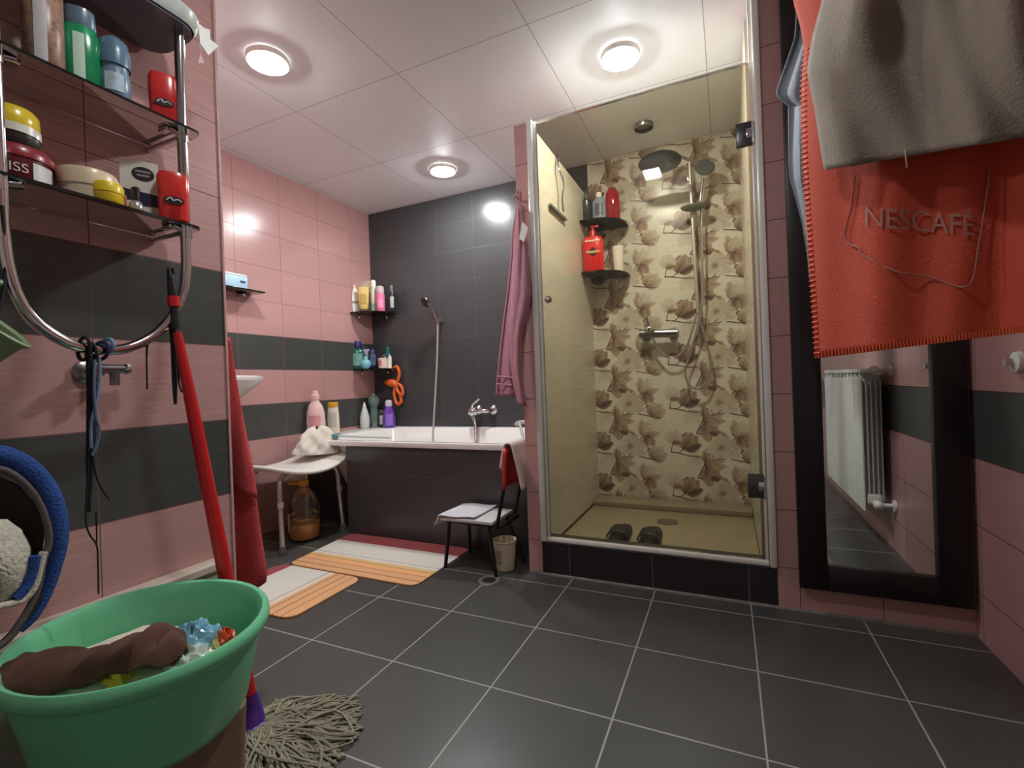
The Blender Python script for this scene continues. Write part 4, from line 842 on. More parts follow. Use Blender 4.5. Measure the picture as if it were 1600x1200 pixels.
# ------------------------------------------------------------------ mirror and radiator
my0 = Y1-0.032
t = Thing('wall_mirror', 'tall mirror in a wide black-brown frame right of the shower', 'mirror', (0.43, Y1, 0.09))
mx0, mx1, mz0, mz1 = 0.203, 0.660, 0.092, 2.14; fw = 0.083
t.part('frame', MB().box((mx0+fw/2, Y1-0.017, (mz0+mz1)/2), (fw, 0.032, mz1-mz0), bev=0.003)
       .box((mx1-fw/2, Y1-0.017, (mz0+mz1)/2), (fw, 0.032, mz1-mz0), bev=0.003)
       .box(((mx0+mx1)/2, Y1-0.017, mz0+fw/2), (mx1-mx0-2*fw, 0.030, fw), bev=0.003)
       .box(((mx0+mx1)/2, Y1-0.017, mz1-fw/2), (mx1-mx0-2*fw, 0.030, fw), bev=0.003), black_fr)
mm = bpy.data.materials.new('mirror_silver'); nt, N, L = nodes_of(mm)
out = N.new('ShaderNodeOutputMaterial'); g_ = N.new('ShaderNodeBsdfGlossy'); g_.inputs[0].default_value = (0.80, 0.83, 0.80, 1); g_.inputs['Roughness'].default_value = 0.0; L.new(g_.outputs[0], out.inputs[0])
t.part('mirror_glass', MB().box(((mx0+mx1)/2, Y1-0.012, (mz0+mz1)/2), (mx1-mx0-2*fw+0.01, 0.006, mz1-mz0-2*fw+0.01)), mm, smooth=False)

t = Thing('radiator', 'white sectional radiator on the right wall, seen in the mirror', 'radiator', (0.61, 0.7, 0.16))
rad = M('radiator_white', (226, 228, 222), 0.35, noise=0.02)
rx0, rx1, ry1, ry0 = 0.562, 0.655, 1.085, 0.205
ns = 11; sw = (ry1-ry0)/ns
for k in range(ns):
    yc = ry0+sw*(k+0.5)
    s = MB().box((rx0+0.004, yc, 0.480), (0.008, sw*0.97, 0.62), bev=0.002)                     # front plate
    for dx in (0.024, 0.042, 0.060, 0.078): s.box((rx0+dx, yc, 0.50), (0.004, sw*0.86, 0.56))
    s.box((rx0+0.045, yc, 0.50), (0.075, 0.010, 0.60)).box((rx0+0.044, yc, 0.825), (0.088, sw*0.97, 0.018), bev=0.003)
    s.box((rx0+0.030, yc, 0.80), (0.05, sw*0.25, 0.05)).box((rx0+0.045, yc, 0.225), (0.06, sw*0.95, 0.05), bev=0.01)
    t.part('section', s, rad, smooth=False)
for z in (0.826, 0.210):
    v_ = t.part('valve', MB().cyl((0.608, ry1-0.01, z), (0.608, ry1+0.045, z), 0.014).cyl((0.608, ry1+0.035, z), (XR-0.002, ry1+0.035, z), 0.010).ell((0.608, ry1+0.04, z), (0.02, 0.02, 0.02)), rad)
    t.part('wall_rose', MB().lathe([(0, 0), (0.028, 0), (0.026, 0.008), (0, 0.012)], (XR-0.001, ry1+0.035, z), 20, rot=RY(-PI/2)), rad, parent=v_)
t = Thing('pipe_collar', 'small white pipe collar on the right wall at the edge of the picture', 'pipe collar', (XR, 1.615, 0.835))
t.part('collar', MB().lathe([(0, 0), (0.026, 0), (0.025, 0.010), (0.012, 0.014), (0, 0.014)], (XR-0.001, 1.612, 0.835), 24, rot=RY(-PI/2)), rad)
t.part('pipe_end', MB().cyl((XR-0.012, 1.612, 0.835), (XR-0.03, 1.612, 0.835), 0.010), chrome)

# ------------------------------------------------------------------ near left wall: glass shelf unit on a chrome rail
RXX = -1.12
t = Thing('shelf_unit', 'wall shelf unit of smoked glass plates on a bent chrome rail', 'shelf unit', (XL, 0.53, 0.92))
railp = [(RXX, 0.374, 1.70), (RXX, 0.374, 1.45), (RXX, 0.376, 1.20), (RXX, 0.380, 1.07), (RXX, 0.402, 0.985), (RXX, 0.452, 0.936), (RXX, 0.505, 0.922), (RXX, 0.560, 0.930), (RXX, 0.618, 0.970), (RXX, 0.660, 1.035), (RXX, 0.676, 1.10), (RXX, 0.679, 1.20), (RXX, 0.680, 1.45), (RXX, 0.682, 1.70)]
t.part('chrome_rail', MB().tube(railp, 0.0102, sub=5, n=14), chrome)
def plate(z, y0, y1, x0, x1, name, mat, th=0.006, r=0.02):
    P = rrect(x0, x1, y0, y1, r, 5)
    return t.part(name, rings(MB(), [(P, z-th), (P, z)], True).poly([Vector((x, y, z-th)) for x, y in P]), mat, smooth=False)
plate(1.218, 0.345, 0.712, XL+0.006, -1.105, 'glass_plate', smoke)
plate(1.437, 0.345, 0.712, XL+0.006, -1.095, 'glass_plate', smoke)
tp = rings(MB(), [(rrect(XL+0.004, -1.085, 0.30, 0.716, 0.05), 1.668), (rrect(XL+0.003, -1.078, 0.295, 0.722, 0.055), 1.678), (rrect(XL+0.003, -1.076, 0.293, 0.724, 0.055), 1.700), (rrect(XL+0.003, -1.082, 0.30, 0.716, 0.055), 1.708)])
t.part('top_shelf_rim', tp, M('frosted_rim', (196, 206, 198), 0.3))
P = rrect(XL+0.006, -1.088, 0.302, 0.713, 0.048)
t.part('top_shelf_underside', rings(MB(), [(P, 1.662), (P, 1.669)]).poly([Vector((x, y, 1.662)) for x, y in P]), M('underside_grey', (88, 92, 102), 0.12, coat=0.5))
for z in (1.218, 1.437):
    for yv in (0.374, 0.680):
        t.part('clamp', MB().cyl((RXX, yv, z-0.03), (RXX, yv, z-0.004), 0.0125).cyl((RXX, yv, z-0.016), (RXX+0.0, yv-(0.028 if yv > 0.5 else -0.028), z-0.010), 0.006).box((RXX-0.015, yv-(0.028 if yv > 0.5 else -0.028), z-0.011), (0.03, 0.014, 0.009), bev=0.002), chrome)
        t.part('wall_bracket', MB().cyl((XL, yv, z-0.016), (RXX, yv, z-0.016), 0.005), chrome)
# white paper label tied to the corner of the top shelf
t = Thing('paper_tag', 'white paper tag hanging from the corner of the top glass shelf', 'tag', tuple(at(318, 60, 'x', -1.10)))
def TP(l, x=-1.10): return [at(a_, b_, 'x', x) for a_, b_ in l]
t.part('tag', MB().poly(TP([(305, 33), (318, 44), (327, 47), (328, 62), (341, 72), (325, 87), (312, 68), (310, 48)]), (0.002, 0, 0)), M('paper_white', (244, 242, 240), 0.7), smooth=False)
t.part('string_end', MB().poly(TP([(313, 84), (319, 99), (309, 99)]), (0.001, 0, 0)).tube([tuple(p) for p in TP([(312, 66), (313, 86)], -1.099)], 0.0008, sub=1), M('paper_pink', (226, 190, 188), 0.7), smooth=False)

# ---- items on the two glass plates
gU = 'items on the upper glass plate'; gL = 'items on the lower glass plate'
ZU, ZL = 1.4375, 1.2185
def onx(px, x, z): q = at(px, 600, 'x', x); return (x, q.y, z)
def fit(px, py, x): return tuple(at(px, py, 'x', x))
bottle('hair_spray', 'dark tall can at the far left end of the upper glass plate', 'can', (-1.165, 0.372, ZU), [(0.024, 0), (0.026, 0.004), (0.026, 0.15), (0.02, 0.16)], P_('can_darkblue', (34, 48, 62)), [(0.018, 0.16), (0.018, 0.19), (0.01, 0.195)], P_('can_darkblue', (34, 48, 62)), rz=math.radians(62), group=gU)
bottle('patterned_can', 'tall can with brown and white pattern and a white stripe', 'can', (-1.150, 0.452, ZU), [(0.027, 0), (0.030, 0.004), (0.030, 0.155), (0.022, 0.165)], M('can_brown_pattern', (150, 116, 98), 0.35, noise=0.5, nscale=110), [(0.02, 0.165), (0.022, 0.195)], P_('cap_dark_teal', (40, 60, 66)), (0.002, 0.16, 0.0300, 0.3), P_('stripe_white', (206, 204, 204)), rz=math.radians(62), group=gU)
bottle('green_bottle', 'green shower gel bottle with a pale stripe on the upper glass plate', 'bottle', (-1.150, 0.508, ZU), [(0.030, 0), (0.034, 0.005), (0.034, 0.10), (0.026, 0.125)], M('plastic_green', (26, 150, 96), 0.2, noise=0.06, coat=0.3), [(0.024, 0.125), (0.026, 0.13), (0.024, 0.16), (0.014, 0.165)], P_('cap_bluegrey', (96, 120, 136)), (0.006, 0.105, 0.0342, 0.25), P_('stripe_mint', (206, 236, 218)), sy=0.7, rz=math.radians(62), group=gU)
bottle('roll_on', 'blue-grey roll-on deodorant with a domed cap on the upper glass plate', 'deodorant', (-1.130, 0.556, ZU), [(0.021, 0), (0.024, 0.004), (0.025, 0.03), (0.021, 0.045), (0.022, 0.05)], P_('plastic_steelblue', (112, 140, 160)), [(0.025, 0.05), (0.026, 0.07), (0.021, 0.088), (0.010, 0.096)], P_('cap_steelblue', (92, 122, 146)), (0.008, 0.035, 0.0245, 0.6), M('print_paleblue', (180, 200, 214), 0.4, noise=0.25, nscale=90), rz=math.radians(62), group=gU)
def redstick(label, p, g, rz=0.0, s=1.0, hz=0.105):
    t = Thing('stick_deodorant', label, 'deodorant', p, rz=rz, group=g)
    t.part('body', MB().lathe([(0, 0), (0.022*s, 0), (0.027*s, 0.004), (0.0275*s, hz*0.6)], n=28, sy=0.62, squ=0.15), P_('stick_red', (206, 48, 46), 0.22))
    t.part('cap', MB().lathe([(0.0278*s, hz*0.6), (0.028*s, hz*0.9), (0.024*s, hz*0.985), (0.014*s, hz), (0, hz)], n=28, sy=0.62, squ=0.15), P_('stick_cap_red', (214, 56, 50), 0.22))
    em_ = MB()
    em_.lathe([(0, 0), (0.018*s, 0), (0.018*s, 0.0012), (0, 0.0012)], (0, -0.0182*s, hz*0.40), 24, sy=0.45, rot=RX(PI/2))
    b_ = t.part('badge', em_, P_('badge_black2', (46, 44, 46)))
    sc = MB().tube([(-0.013*s, -0.0198*s, hz*0.38), (-0.006*s, -0.0198*s, hz*0.44), (-0.001*s, -0.0198*s, hz*0.39), (0.006*s, -0.0198*s, hz*0.42), (0.013*s, -0.0198*s, hz*0.38)], 0.0016*s, n=6)
    t.part('script_mark', sc, P_('script_white', (224, 220, 216)), parent=b_)
    return t
face = math.radians(62)
redstick('red stick deodorant at the right end of the upper glass plate', (-1.145, 0.658, ZU), gU, rz=face, s=1.02, hz=0.118)
redstick('red stick deodorant at the right end of the lower glass plate', (-1.130, 0.662, ZL), gL, rz=face, s=1.08, hz=0.112)
def gliss(t):
    tx = text('GLISS', 0.020, 0.0003)
    for v in tx.bm.verts:
        a = v.co.x/0.047; v.co = Vector((0.0479*math.sin(a), -0.0479*math.cos(a)-(v.co.z), 0.022+v.co.y))
    t.part('lettering', tx, P_('print_letter', (226, 214, 212)), smooth=False)
    t.part('white_patch', MB().lathe([(0.0478, 0.008), (0.0478, 0.036)], n=10, a0=-PI/2+0.62, a1=-PI/2+1.35), P_('patch_white', (214, 212, 210)))
bottle('hair_mask_jar', 'wide dark red hair mask jar with white lettering, a yellow jar on top', 'jar', (-1.188, 0.418, ZL), [(0.045, 0), (0.047, 0.003), (0.047, 0.042)], P_('jar_darkred', (96, 26, 36), 0.25), [(0.049, 0.042), (0.0495, 0.052), (0.044, 0.062), (0.02, 0.064)], P_('lid_crimson', (140, 40, 50)), rz=face, group=gL, extra=gliss, capname='lid')
bottle('cream_jar', 'small yellow and white jar stacked on the dark red jar', 'jar', (-1.180, 0.413, ZL+0.0645*1.13), [(0.033, 0), (0.035, 0.003), (0.035, 0.018)], P_('jar_black', (44, 40, 40)), [(0.036, 0.018), (0.036, 0.03), (0.0355, 0.032), (0.036, 0.034), (0.035, 0.055), (0.030, 0.062), (0.01, 0.064)], M('lid_yellow', (226, 196, 48), 0.25, noise=0.03, coat=0.2), (0.018, 0.031, 0.0362, 3.1), P_('ring_white', (226, 224, 214)), rz=math.radians(62), group=gL, capname='lid')
bottle('body_cream_jar', 'wide pale cream jar with a beige lid on the lower glass plate', 'jar', (-1.172, 0.522, ZL), [(0.040, 0), (0.044, 0.004), (0.044, 0.028)], P_('jar_ivory', (206, 192, 170)), [(0.046, 0.028), (0.0465, 0.05), (0.043, 0.058), (0.01, 0.059)], P_('lid_beige', (222, 202, 170)), rz=math.radians(62), group=gL, capname='lid')
bottle('small_cream_jar', 'small bright yellow jar at the front edge of the lower glass plate', 'jar', (-1.128, 0.535, ZL), [(0.023, 0), (0.025, 0.003), (0.025, 0.020)], P_('jar_yellow', (222, 190, 40)), [(0.0262, 0.020), (0.0265, 0.034), (0.023, 0.040), (0.005, 0.041)], P_('lid_yellow2', (232, 204, 50)), rz=math.radians(62), group=gL, capname='lid')
t = Thing('carton', 'white carton with a navy band and black oval badge on the lower glass plate', 'box', (-1.195, 0.628, ZL), rz=face, group=gL)
t.part('carton', MB().box((0, 0, 0.055), (0.056, 0.036, 0.110), bev=0.001), M('carton_white', (216, 212, 200), 0.5, noise=0.03), smooth=False)
t.part('band', MB().poly([Vector((-0.0281, -0.0185, 0.036)), Vector((-0.006, -0.0185, 0.036)), Vector((0.004, -0.0185, 0.028)), Vector((0.0281, -0.0185, 0.028)), Vector((0.0281, -0.0185, 0.050)), Vector((-0.0281, -0.0185, 0.056))], (0, -0.0006, 0)), P_('band_navy', (34, 40, 74)), smooth=False)
bd = t.part('badge', MB().lathe([(0, 0), (0.0165, 0), (0.0165, 0.0006), (0, 0.0006)], (0.006, -0.0183, 0.086), 28, sy=0.78, rot=RX(PI/2)), P_('badge_black2', (46, 44, 46)))
t.part('badge_print', MB().box((0.006, -0.0192, 0.090), (0.022, 0.0004, 0.0035)).box((0.006, -0.0192, 0.083), (0.018, 0.0004, 0.0035)), P_('badge_print', (150, 148, 140)), parent=bd, smooth=False)
bottle('nail_vial', 'tiny silver vial with a black cap beside the red deodorant', 'vial', (-1.128, 0.585, ZL), [(0.011, 0), (0.012, 0.003), (0.010, 0.016), (0.006, 0.02)], M('vial_silver', (190, 186, 182), 0.2, 0.6), [(0.0065, 0.02), (0.0065, 0.044), (0.004, 0.046)], P_('cap_black', (24, 24, 24)), rz=math.radians(62), group=gL)
bottle('amber_vial', 'small orange vial between the yellow jar and the white carton', 'vial', (-1.150, 0.566, ZL), [(0.011, 0), (0.012, 0.004), (0.012, 0.034)], P_('vial_amber', (190, 120, 50)), [(0.009, 0.034), (0.009, 0.044)], P_('cap_amber', (150, 90, 40)), rz=math.radians(62), group=gL)

# wall tap behind the rail
t = Thing('wall_tap', 'chrome angle tap on the near left wall below the bent rail', 'tap', (XL, 0.50, 0.885))
q0 = at(135, 582, 'x', XL)
t.part('rose', MB().lathe([(0, 0), (0.026, 0), (0.025, 0.008), (0.012, 0.016), (0, 0.016)], (XL, q0.y, q0.z), 24, rot=RY(PI/2)), chrome_d)
t.part('valve_body', MB().cyl((XL, q0.y, q0.z), (XL+0.055, q0.y, q0.z), 0.010).cyl((XL+0.045, q0.y-0.004, q0.z+0.006), (XL+0.045, q0.y+0.046, q0.z+0.006), 0.010).cyl((XL+0.045, q0.y+0.03, q0.z+0.008), (XL+0.045, q0.y+0.03, q0.z-0.030), 0.009), chrome_d)
t.part('knob', MB().lathe([(0, 0), (0.009, 0), (0.013, 0.006), (0.011, 0.014), (0, 0.016)], (XL+0.045, q0.y+0.044, q0.z+0.006), 16, rot=RX(-PI/2)), chrome)

# straps and cords hanging from the rail
def cord(name, label, cat, pix, r, mat, x=-1.118, dx=None, group='straps hanging from the chrome rail', rs=None):
    pts = [tuple(at(a_, b_, 'x', x+(dx[i] if dx else 0))) for i, (a_, b_) in enumerate(pix)]
    t = MB().tube(pts, r, sub=5, n=8, rs=rs)
    return one(name, label, cat, t, mat, pts[0], group)
blk = M('strap_black', (24, 22, 26), 0.7, bump=0.3); nav = M('strap_navy', (36, 48, 84), 0.7, bump=0.3); skyb = M('cord_blue', (110, 142, 176), 0.6, bump=0.3, bscale=400)
t = Thing('hair_ties', 'black and navy hair ties looped around the bottom of the chrome rail', 'hair ties', tuple(at(135, 535, 'x', RXX)))
def ring_at(px, py, r0_, rt, tilt=0.0, mat_=blk, nm='loop', yaw=0.0, elong=1.0):
    c_ = at(px, py, 'x', RXX+0.002)
    pts = []
    for i in range(14):
        a = 2*PI*i/14; v = Vector((r0_*math.cos(a), 0, r0_*elong*math.sin(a)))
        v = RZm(yaw) @ RY(tilt) @ v; pts.append(tuple(c_+v))
    t.part(nm, MB().tube(pts, rt, closed=True, sub=2, n=8), mat_)
ring_at(131, 545, 0.013, 0.0035, 0.2, blk, 'loop', 0.3, 1.7)
ring_at(143, 552, 0.013, 0.003, -0.2, blk, 'loop', 0.2, 1.6)
ring_at(158, 548, 0.014, 0.0035, 0.5, nav, 'loop', 0.4, 1.3)
ring_at(169, 540, 0.013, 0.004, 0.1, skyb, 'loop', 0.2, 1.0)
cord('fabric_strap', 'wide dark strap hanging down from the hair ties', 'strap', [(140, 556), (143, 600), (143, 660), (141, 720), (139, 780), (139, 800)], 0.0, blk, rs=[0.006, 0.0085, 0.0085, 0.007, 0.004, 0.003])
cord('twisted_cord', 'pale blue twisted cord hanging beside the dark strap', 'cord', [(155, 560), (156, 590), (150, 630), (144, 655), (142, 675), (143, 705)], 0.0028, skyb, dx=[0.012]*6)
cord('twisted_cord', 'navy and blue cord crossing in front of the pale cord', 'cord', [(148, 562), (147, 610), (150, 650), (155, 672), (151, 695), (144, 712)], 0.0026, M('cord_steel', (92, 112, 140), 0.6, bump=0.3, bscale=400), dx=[0.016]*6)
cord('thin_cord', 'thin black cord whose end curls above the pink tiles', 'cord', [(143, 700), (148, 735), (158, 762), (171, 780)], 0.0018, blk, dx=[0.014]*4)
cord('thin_cord', 'long thin black cord reaching down to the white ledge', 'cord', [(139, 700), (136, 760), (134, 812), (140, 835), (151, 852), (153, 880), (154, 928)], 0.0016, blk, dx=[0.014]*7)
cord('thin_cord', 'thin black cord joining the long one in a fork', 'cord', [(150, 800), (151, 830), (151, 852)], 0.0014, blk, dx=[0.014]*3)
cord('strap_hook', 'short black hook hanging alone on the chrome rail', 'hook', [(226, 526), (230, 531), (229, 560), (230, 608)], 0.002, blk, rs=[0.005, 0.0035, 0.0018, 0.0018])
cord('fabric_strap', 'black ribbon bunch hanging beside the red mop handle', 'strap', [(270, 500), (272, 540), (273, 590), (274, 632)], 0.0, blk, x=-1.125, rs=[0.009, 0.007, 0.006, 0.003])
cord('frayed_ribbon', 'short frayed dark ribbon end beside the red mop handle', 'cord', [(276, 545), (279, 580), (280, 600), (284, 613)], 0.0018, blk, x=-1.11)

# ------------------------------------------------------------------ white boxing along the foot of the near left wall
struct('baseboard_left', MB().box((XL+0.022, (YB+0.812)/2, 0.185), (0.043, 0.812-YB, 0.370)), M('boxing_grey_green', (150, 156, 142), 0.4, noise=0.06))
struct('trim_4', MB().box((XL+0.025, (YB+0.814)/2, 0.3815), (0.050, 0.814-YB, 0.022), bev=0.004), M('boxing_top', (206, 190, 176), 0.4, noise=0.05))

# ------------------------------------------------------------------ mop
t = Thing('string_mop', 'red-handled mop with a purple socket and grey string head on the floor', 'mop', (-1.10, 0.79, 0))
hb = at(396, 1118, 'z', 0.055); ht = Vector((-1.108, 0.642, 0.995))
rd = M('handle_red', (196, 34, 36), 0.3, noise=0.04)
mid = [hb+(ht-hb)*k for k in (0.06, 0.4, 0.75, 0.97)]
t.part('handle', MB().tube([tuple(p) for p in mid], 0.0, rs=[0.0155, 0.0155, 0.0135, 0.0085], sub=3, n=16), rd)
d_ = (ht-hb).normalized(); g0 = ht-d_*0.02
gt = at(267, 432, 'x', -1.112)
t.part('grip', MB().tube([tuple(g0), tuple(g0+(gt-g0)*0.35), tuple(g0+(gt-g0)*0.7), tuple(gt)], 0.0, rs=[0.010, 0.0085, 0.0095, 0.007], sub=4, n=14), M('grip_black', (28, 32, 34), 0.4))
t.part('grip_band', MB().tube([tuple(g0+(gt-g0)*0.42), tuple(g0+(gt-g0)*0.62)], 0.0115, sub=1, n=14), rd)
t.part('hanging_loop', MB().tube([tuple(gt+Vector((0, -0.004, 0.0))), tuple(gt+Vector((0.006, -0.008, 0.014))), tuple(gt+Vector((0, 0.002, 0.020))), tuple(gt+Vector((-0.004, 0.008, 0.006)))], 0.003, closed=True, sub=4), M('grip_black', (28, 32, 34), 0.4))
pu = P_('purple_socket', (74, 40, 122), 0.3)
sd = (Vector((-1.03, 0.735, 0.02))-hb)
t.part('socket', MB().tube([tuple(hb+d_*0.055), tuple(hb+d_*0.02), tuple(hb+Vector((0.006, -0.008, -0.018)))], 0.0, rs=[0.0155, 0.021, 0.032], sub=4, n=20).ell(tuple(hb+Vector((0.008, -0.010, -0.026))), (0.046, 0.042, 0.024)), pu)
random.seed(11)
head = MB(); base = hb+Vector((0.012, -0.022, 0.0)); base.z = 0.03
tips = []
def F(px, py, z=0.0): return at(px, py, 'z', z)
edge = [(425, 1092), (455, 1097), (490, 1092), (520, 1090), (556, 1087), (572, 1092), (574, 1112), (572, 1130), (566, 1146), (556, 1158), (545, 1172), (533, 1190), (520, 1210), (500, 1230), (470, 1250), (430, 1262), (395, 1255), (372, 1235), (360, 1205)]
E_ = [F(*e) for e in edge]
for i in range(430):
    k = random.random()**0.85*(len(E_)-1.001); j = int(k); tip = E_[j].lerp(E_[j+1], k-j)
    f = random.uniform(0.62, 1.02); tip = base+(tip-base)*f; tip.z = 0.004+random.random()*0.010*(1.2-f)
    L_ = (tip-base).length; n_ = Vector((-(tip-base).y, (tip-base).x, 0)).normalized()
    a1, a2 = random.gauss(0, 0.10)*L_, random.gauss(0, 0.07)*L_; ph = random.uniform(0, 6)
    lay = 0.008+0.034*random.random()
    pts = [base+Vector((random.gauss(0, .016), random.gauss(0, .016), 0.016*random.random()))]
    for q, hh in ((0.15, 1.0), (0.35, 1.0), (0.55, 0.85), (0.75, 0.55), (0.9, 0.3), (1.0, 0.1)):
        p = base.lerp(tip, q)+n_*(a1*math.sin(PI*q)+a2*math.sin(2*PI*q)+0.006*math.sin(9*q+ph)); p.z = 0.004+lay*hh
        pts.append(p)
    head.tube([tuple(p) for p in pts], random.uniform(0.0022, 0.0034), sub=2, n=5)
t.part('string_head', head, M('mop_string', (142, 136, 116), 0.95, bump=0.5, bscale=400, noise=0.12, nscale=60), recalc=False)['kind'] = 'stuff'

# ------------------------------------------------------------------ basin on its hamper
BX, BY, BZ = -0.962, 0.490, 0.408
bxr, byr = 0.206, 0.188
tilt_ax = math.radians(-18)
def tub(prof, n=56, jit=0.0):
    b = MB(); b.lathe(prof, (0, 0, 0), n)
    for v in b.bm.verts: v.co = RZm(tilt_ax) @ Vector((v.co.x*bxr, v.co.y*byr, v.co.z)) + Vector((BX, BY, BZ))
    return b
t = Thing('plastic_tub', 'large green plastic wash tub heaped with things in the foreground', 'tub', (BX, BY, BZ-0.17))
t.part('tub_wall', tub([(0, -0.165), (0.72, -0.165), (0.78, -0.160), (0.82, -0.145), (0.955, -0.022), (0.985, -0.021), (1.015, -0.016), (1.035, -0.006), (1.03, 0.004), (1.005, 0.010), (0.97, 0.008), (0.945, 0.0), (0.93, -0.014), (0.80, -0.142), (0.70, -0.155), (0, -0.157)]), M('tub_green', (112, 196, 148), 0.32, noise=0.03, coat=0.15))
t = Thing('laundry_hamper', 'brown plastic hamper that carries the green tub', 'hamper', (BX, BY, 0))
hm = MB()
rings(hm, [(rrect(BX-0.105, BX+0.105, BY-0.11, BY+0.11, 0.035), 0.0), (rrect(BX-0.110, BX+0.110, BY-0.115, BY+0.115, 0.035), 0.12), (rrect(BX-0.115, BX+0.115, BY-0.12, BY+0.12, 0.035), 0.236), (rrect(BX-0.11, BX+0.11, BY-0.115, BY+0.115, 0.035), 0.2415)])
t.part('body', hm, M('hamper_brown', (128, 100, 82), 0.5, noise=0.08))
# contents
random.seed(5)
t = Thing('brown_towel', 'dark brown towel lying crumpled on top of the heap in the green tub', 'towel', (BX-0.03, BY, BZ-0.02))
def TT(pix, z): return [at(a_, b_, 'z', z) for a_, b_ in pix]
spine = [(-20, 1040, 0.405, 0.050), (40, 1035, 0.408, 0.055), (100, 1030, 0.412, 0.052), (150, 1020, 0.418, 0.047), (195, 1003, 0.432, 0.050), (235, 990, 0.445, 0.055), (262, 990, 0.436, 0.045), (284, 997, 0.424, 0.012)]
sp_ = [(at(a_, b_, 'z', c_), w_) for a_, b_, c_, w_ in spine]
def towelpt(u, v):
    k = u*(len(sp_)-1); j = min(int(k), len(sp_)-2); f = k-j
    f2 = f*f*(3-2*f)
    p = sp_[j][0].lerp(sp_[j+1][0], f2); w_ = sp_[j][1]*(1-f2)+sp_[j+1][1]*f2
    d = (sp_[-1][0]-sp_[0][0]); d.z = 0; d.normalize(); n = Vector((-d.y, d.x, 0))
    a = PI*(v*1.0)
    r = 1+0.10*math.sin(v*9+u*4)+0.035*math.sin(v*17-u*7)
    return p+n*(w_*math.cos(a)*r)+Vector((0, 0, w_*0.62*math.sin(a)*r-0.030+0.004*math.sin(u*31+v*8)))
t.part('cloth', MB().grid(towelpt, 44, 26), M('towel_brown', (84, 54, 42), 0.95, bump=0.35, bscale=420, noise=0.1, sheen=0.0), solid=0.006)
t = Thing('plastic_bag', 'crinkled blue and clear plastic bag inside the green tub', 'bag', (BX+0.10, BY+0.05, BZ-0.06))
def heap(cx, cy, cz, rx_, ry_, rz_, amp, seed, n=26, fr=1.0):
    b = MB()
    def f(u, v):
        a = 2*PI*u; ph = PI*0.52*v
        r = 1+amp*(math.sin(a*3+seed)+math.sin(a*7-v*9+seed*2)+math.sin(a*5+v*17))/3
        return Vector((cx+rx_*r*math.sin(ph)*math.cos(a), cy+ry_*r*math.sin(ph)*math.sin(a), cz+rz_*r*math.cos(ph)+amp*0.006*(math.sin(a*11+v*23*fr+seed)+math.sin(v*31*fr-a*6))))
    b.grid(f, n*2, n); return b
q = at(300, 992, 'z', 0.385)
t.part('blue_film', heap(q.x, q.y, 0.352, 0.070, 0.052, 0.046, 0.28, 2.0, 20), M('film_blue', (130, 186, 206), 0.12, noise=0.25, nscale=30, coat=0.6, trans=0.15), smooth=False)
q = at(280, 1024, 'z', 0.385)
t.part('clear_film', heap(q.x, q.y, 0.356, 0.080, 0.045, 0.036, 0.26, 4.0, 20), M('film_clear', (206, 218, 208), 0.12, noise=0.2, nscale=40, coat=0.6, trans=0.25), smooth=False)
t = Thing('white_sack', 'white cloth at the bottom of the green tub under the brown towel', 'cloth', (BX, BY-0.05, BZ-0.08))
q = at(120, 1070, 'z', 0.37)
t.part('cloth', heap(BX+0.01, BY-0.03, 0.340, 0.155, 0.130, 0.058, 0.08, 1.0, 22), M('cloth_cream', (236, 226, 206), 0.85, bump=0.5, bscale=120))
q = at(178, 1056, 'z', 0.385)
one('yellow_wrapper', 'small yellow wrapper at the near edge inside the green tub', 'wrapper', heap(q.x, q.y, 0.386, 0.040, 0.022, 0.026, 0.4, 3.0, 8), M('wrapper_yellow', (250, 186, 60), 0.35, noise=0.15, nscale=40), (q.x, q.y, 0.358))
q = at(352, 990, 'z', 0.388)
one('red_wrapper', 'small orange-red wrapper near the right rim of the green tub', 'wrapper', heap(q.x, q.y, 0.372, 0.020, 0.013, 0.022, 0.4, 5.0, 8), M('wrapper_red', (216, 82, 44), 0.35, noise=0.1, nscale=40), (q.x, q.y, 0.362))
q = at(330, 996, 'z', 0.388)
one('pale_wrapper', 'small pale yellow wrapper beside the orange-red one in the tub', 'wrapper', heap(q.x, q.y, 0.366, 0.020, 0.012, 0.020, 0.4, 7.0, 8), M('wrapper_pale', (214, 200, 140), 0.35, noise=0.1, nscale=40), (q.x, q.y, 0.360))

# ------------------------------------------------------------------ things cut by the left edge
t = Thing('bath_mitt', 'round blue and white fluffy pad with grey piping hanging at the left edge', 'bath pad', tuple(at(0, 700, 'x', -1.02)))
XX = -1.03
def LP(pix, dx=0.0): return [tuple(at(a_, b_, 'x', XX+dx)) for a_, b_ in pix]
blu = M('terry_blue', (44, 78, 148), 0.95, bump=0.9, bscale=220, noise=0.15)
t.part('blue_border', MB().tube(LP([(-70, 740), (-40, 715), (0, 711), (40, 730), (70, 765), (86, 805), (90, 845), (84, 885), (72, 925), (52, 962), (30, 985)]), 0.0, rs=[0.014, 0.014, 0.015, 0.016, 0.0165, 0.016, 0.014, 0.011, 0.009, 0.008, 0.006], sub=5, n=14), blu)
t.part('grey_piping', MB().tube(LP([(-60, 765), (-30, 738), (0, 733), (30, 748), (58, 780), (74, 820), (76, 850), (68, 875), (60, 915), (48, 945), (30, 975), (12, 1000), (-20, 1020)], 0.012), 0.0, rs=[.005]*13, sub=5), M('piping_grey', (92, 86, 82), 0.7, bump=0.3))
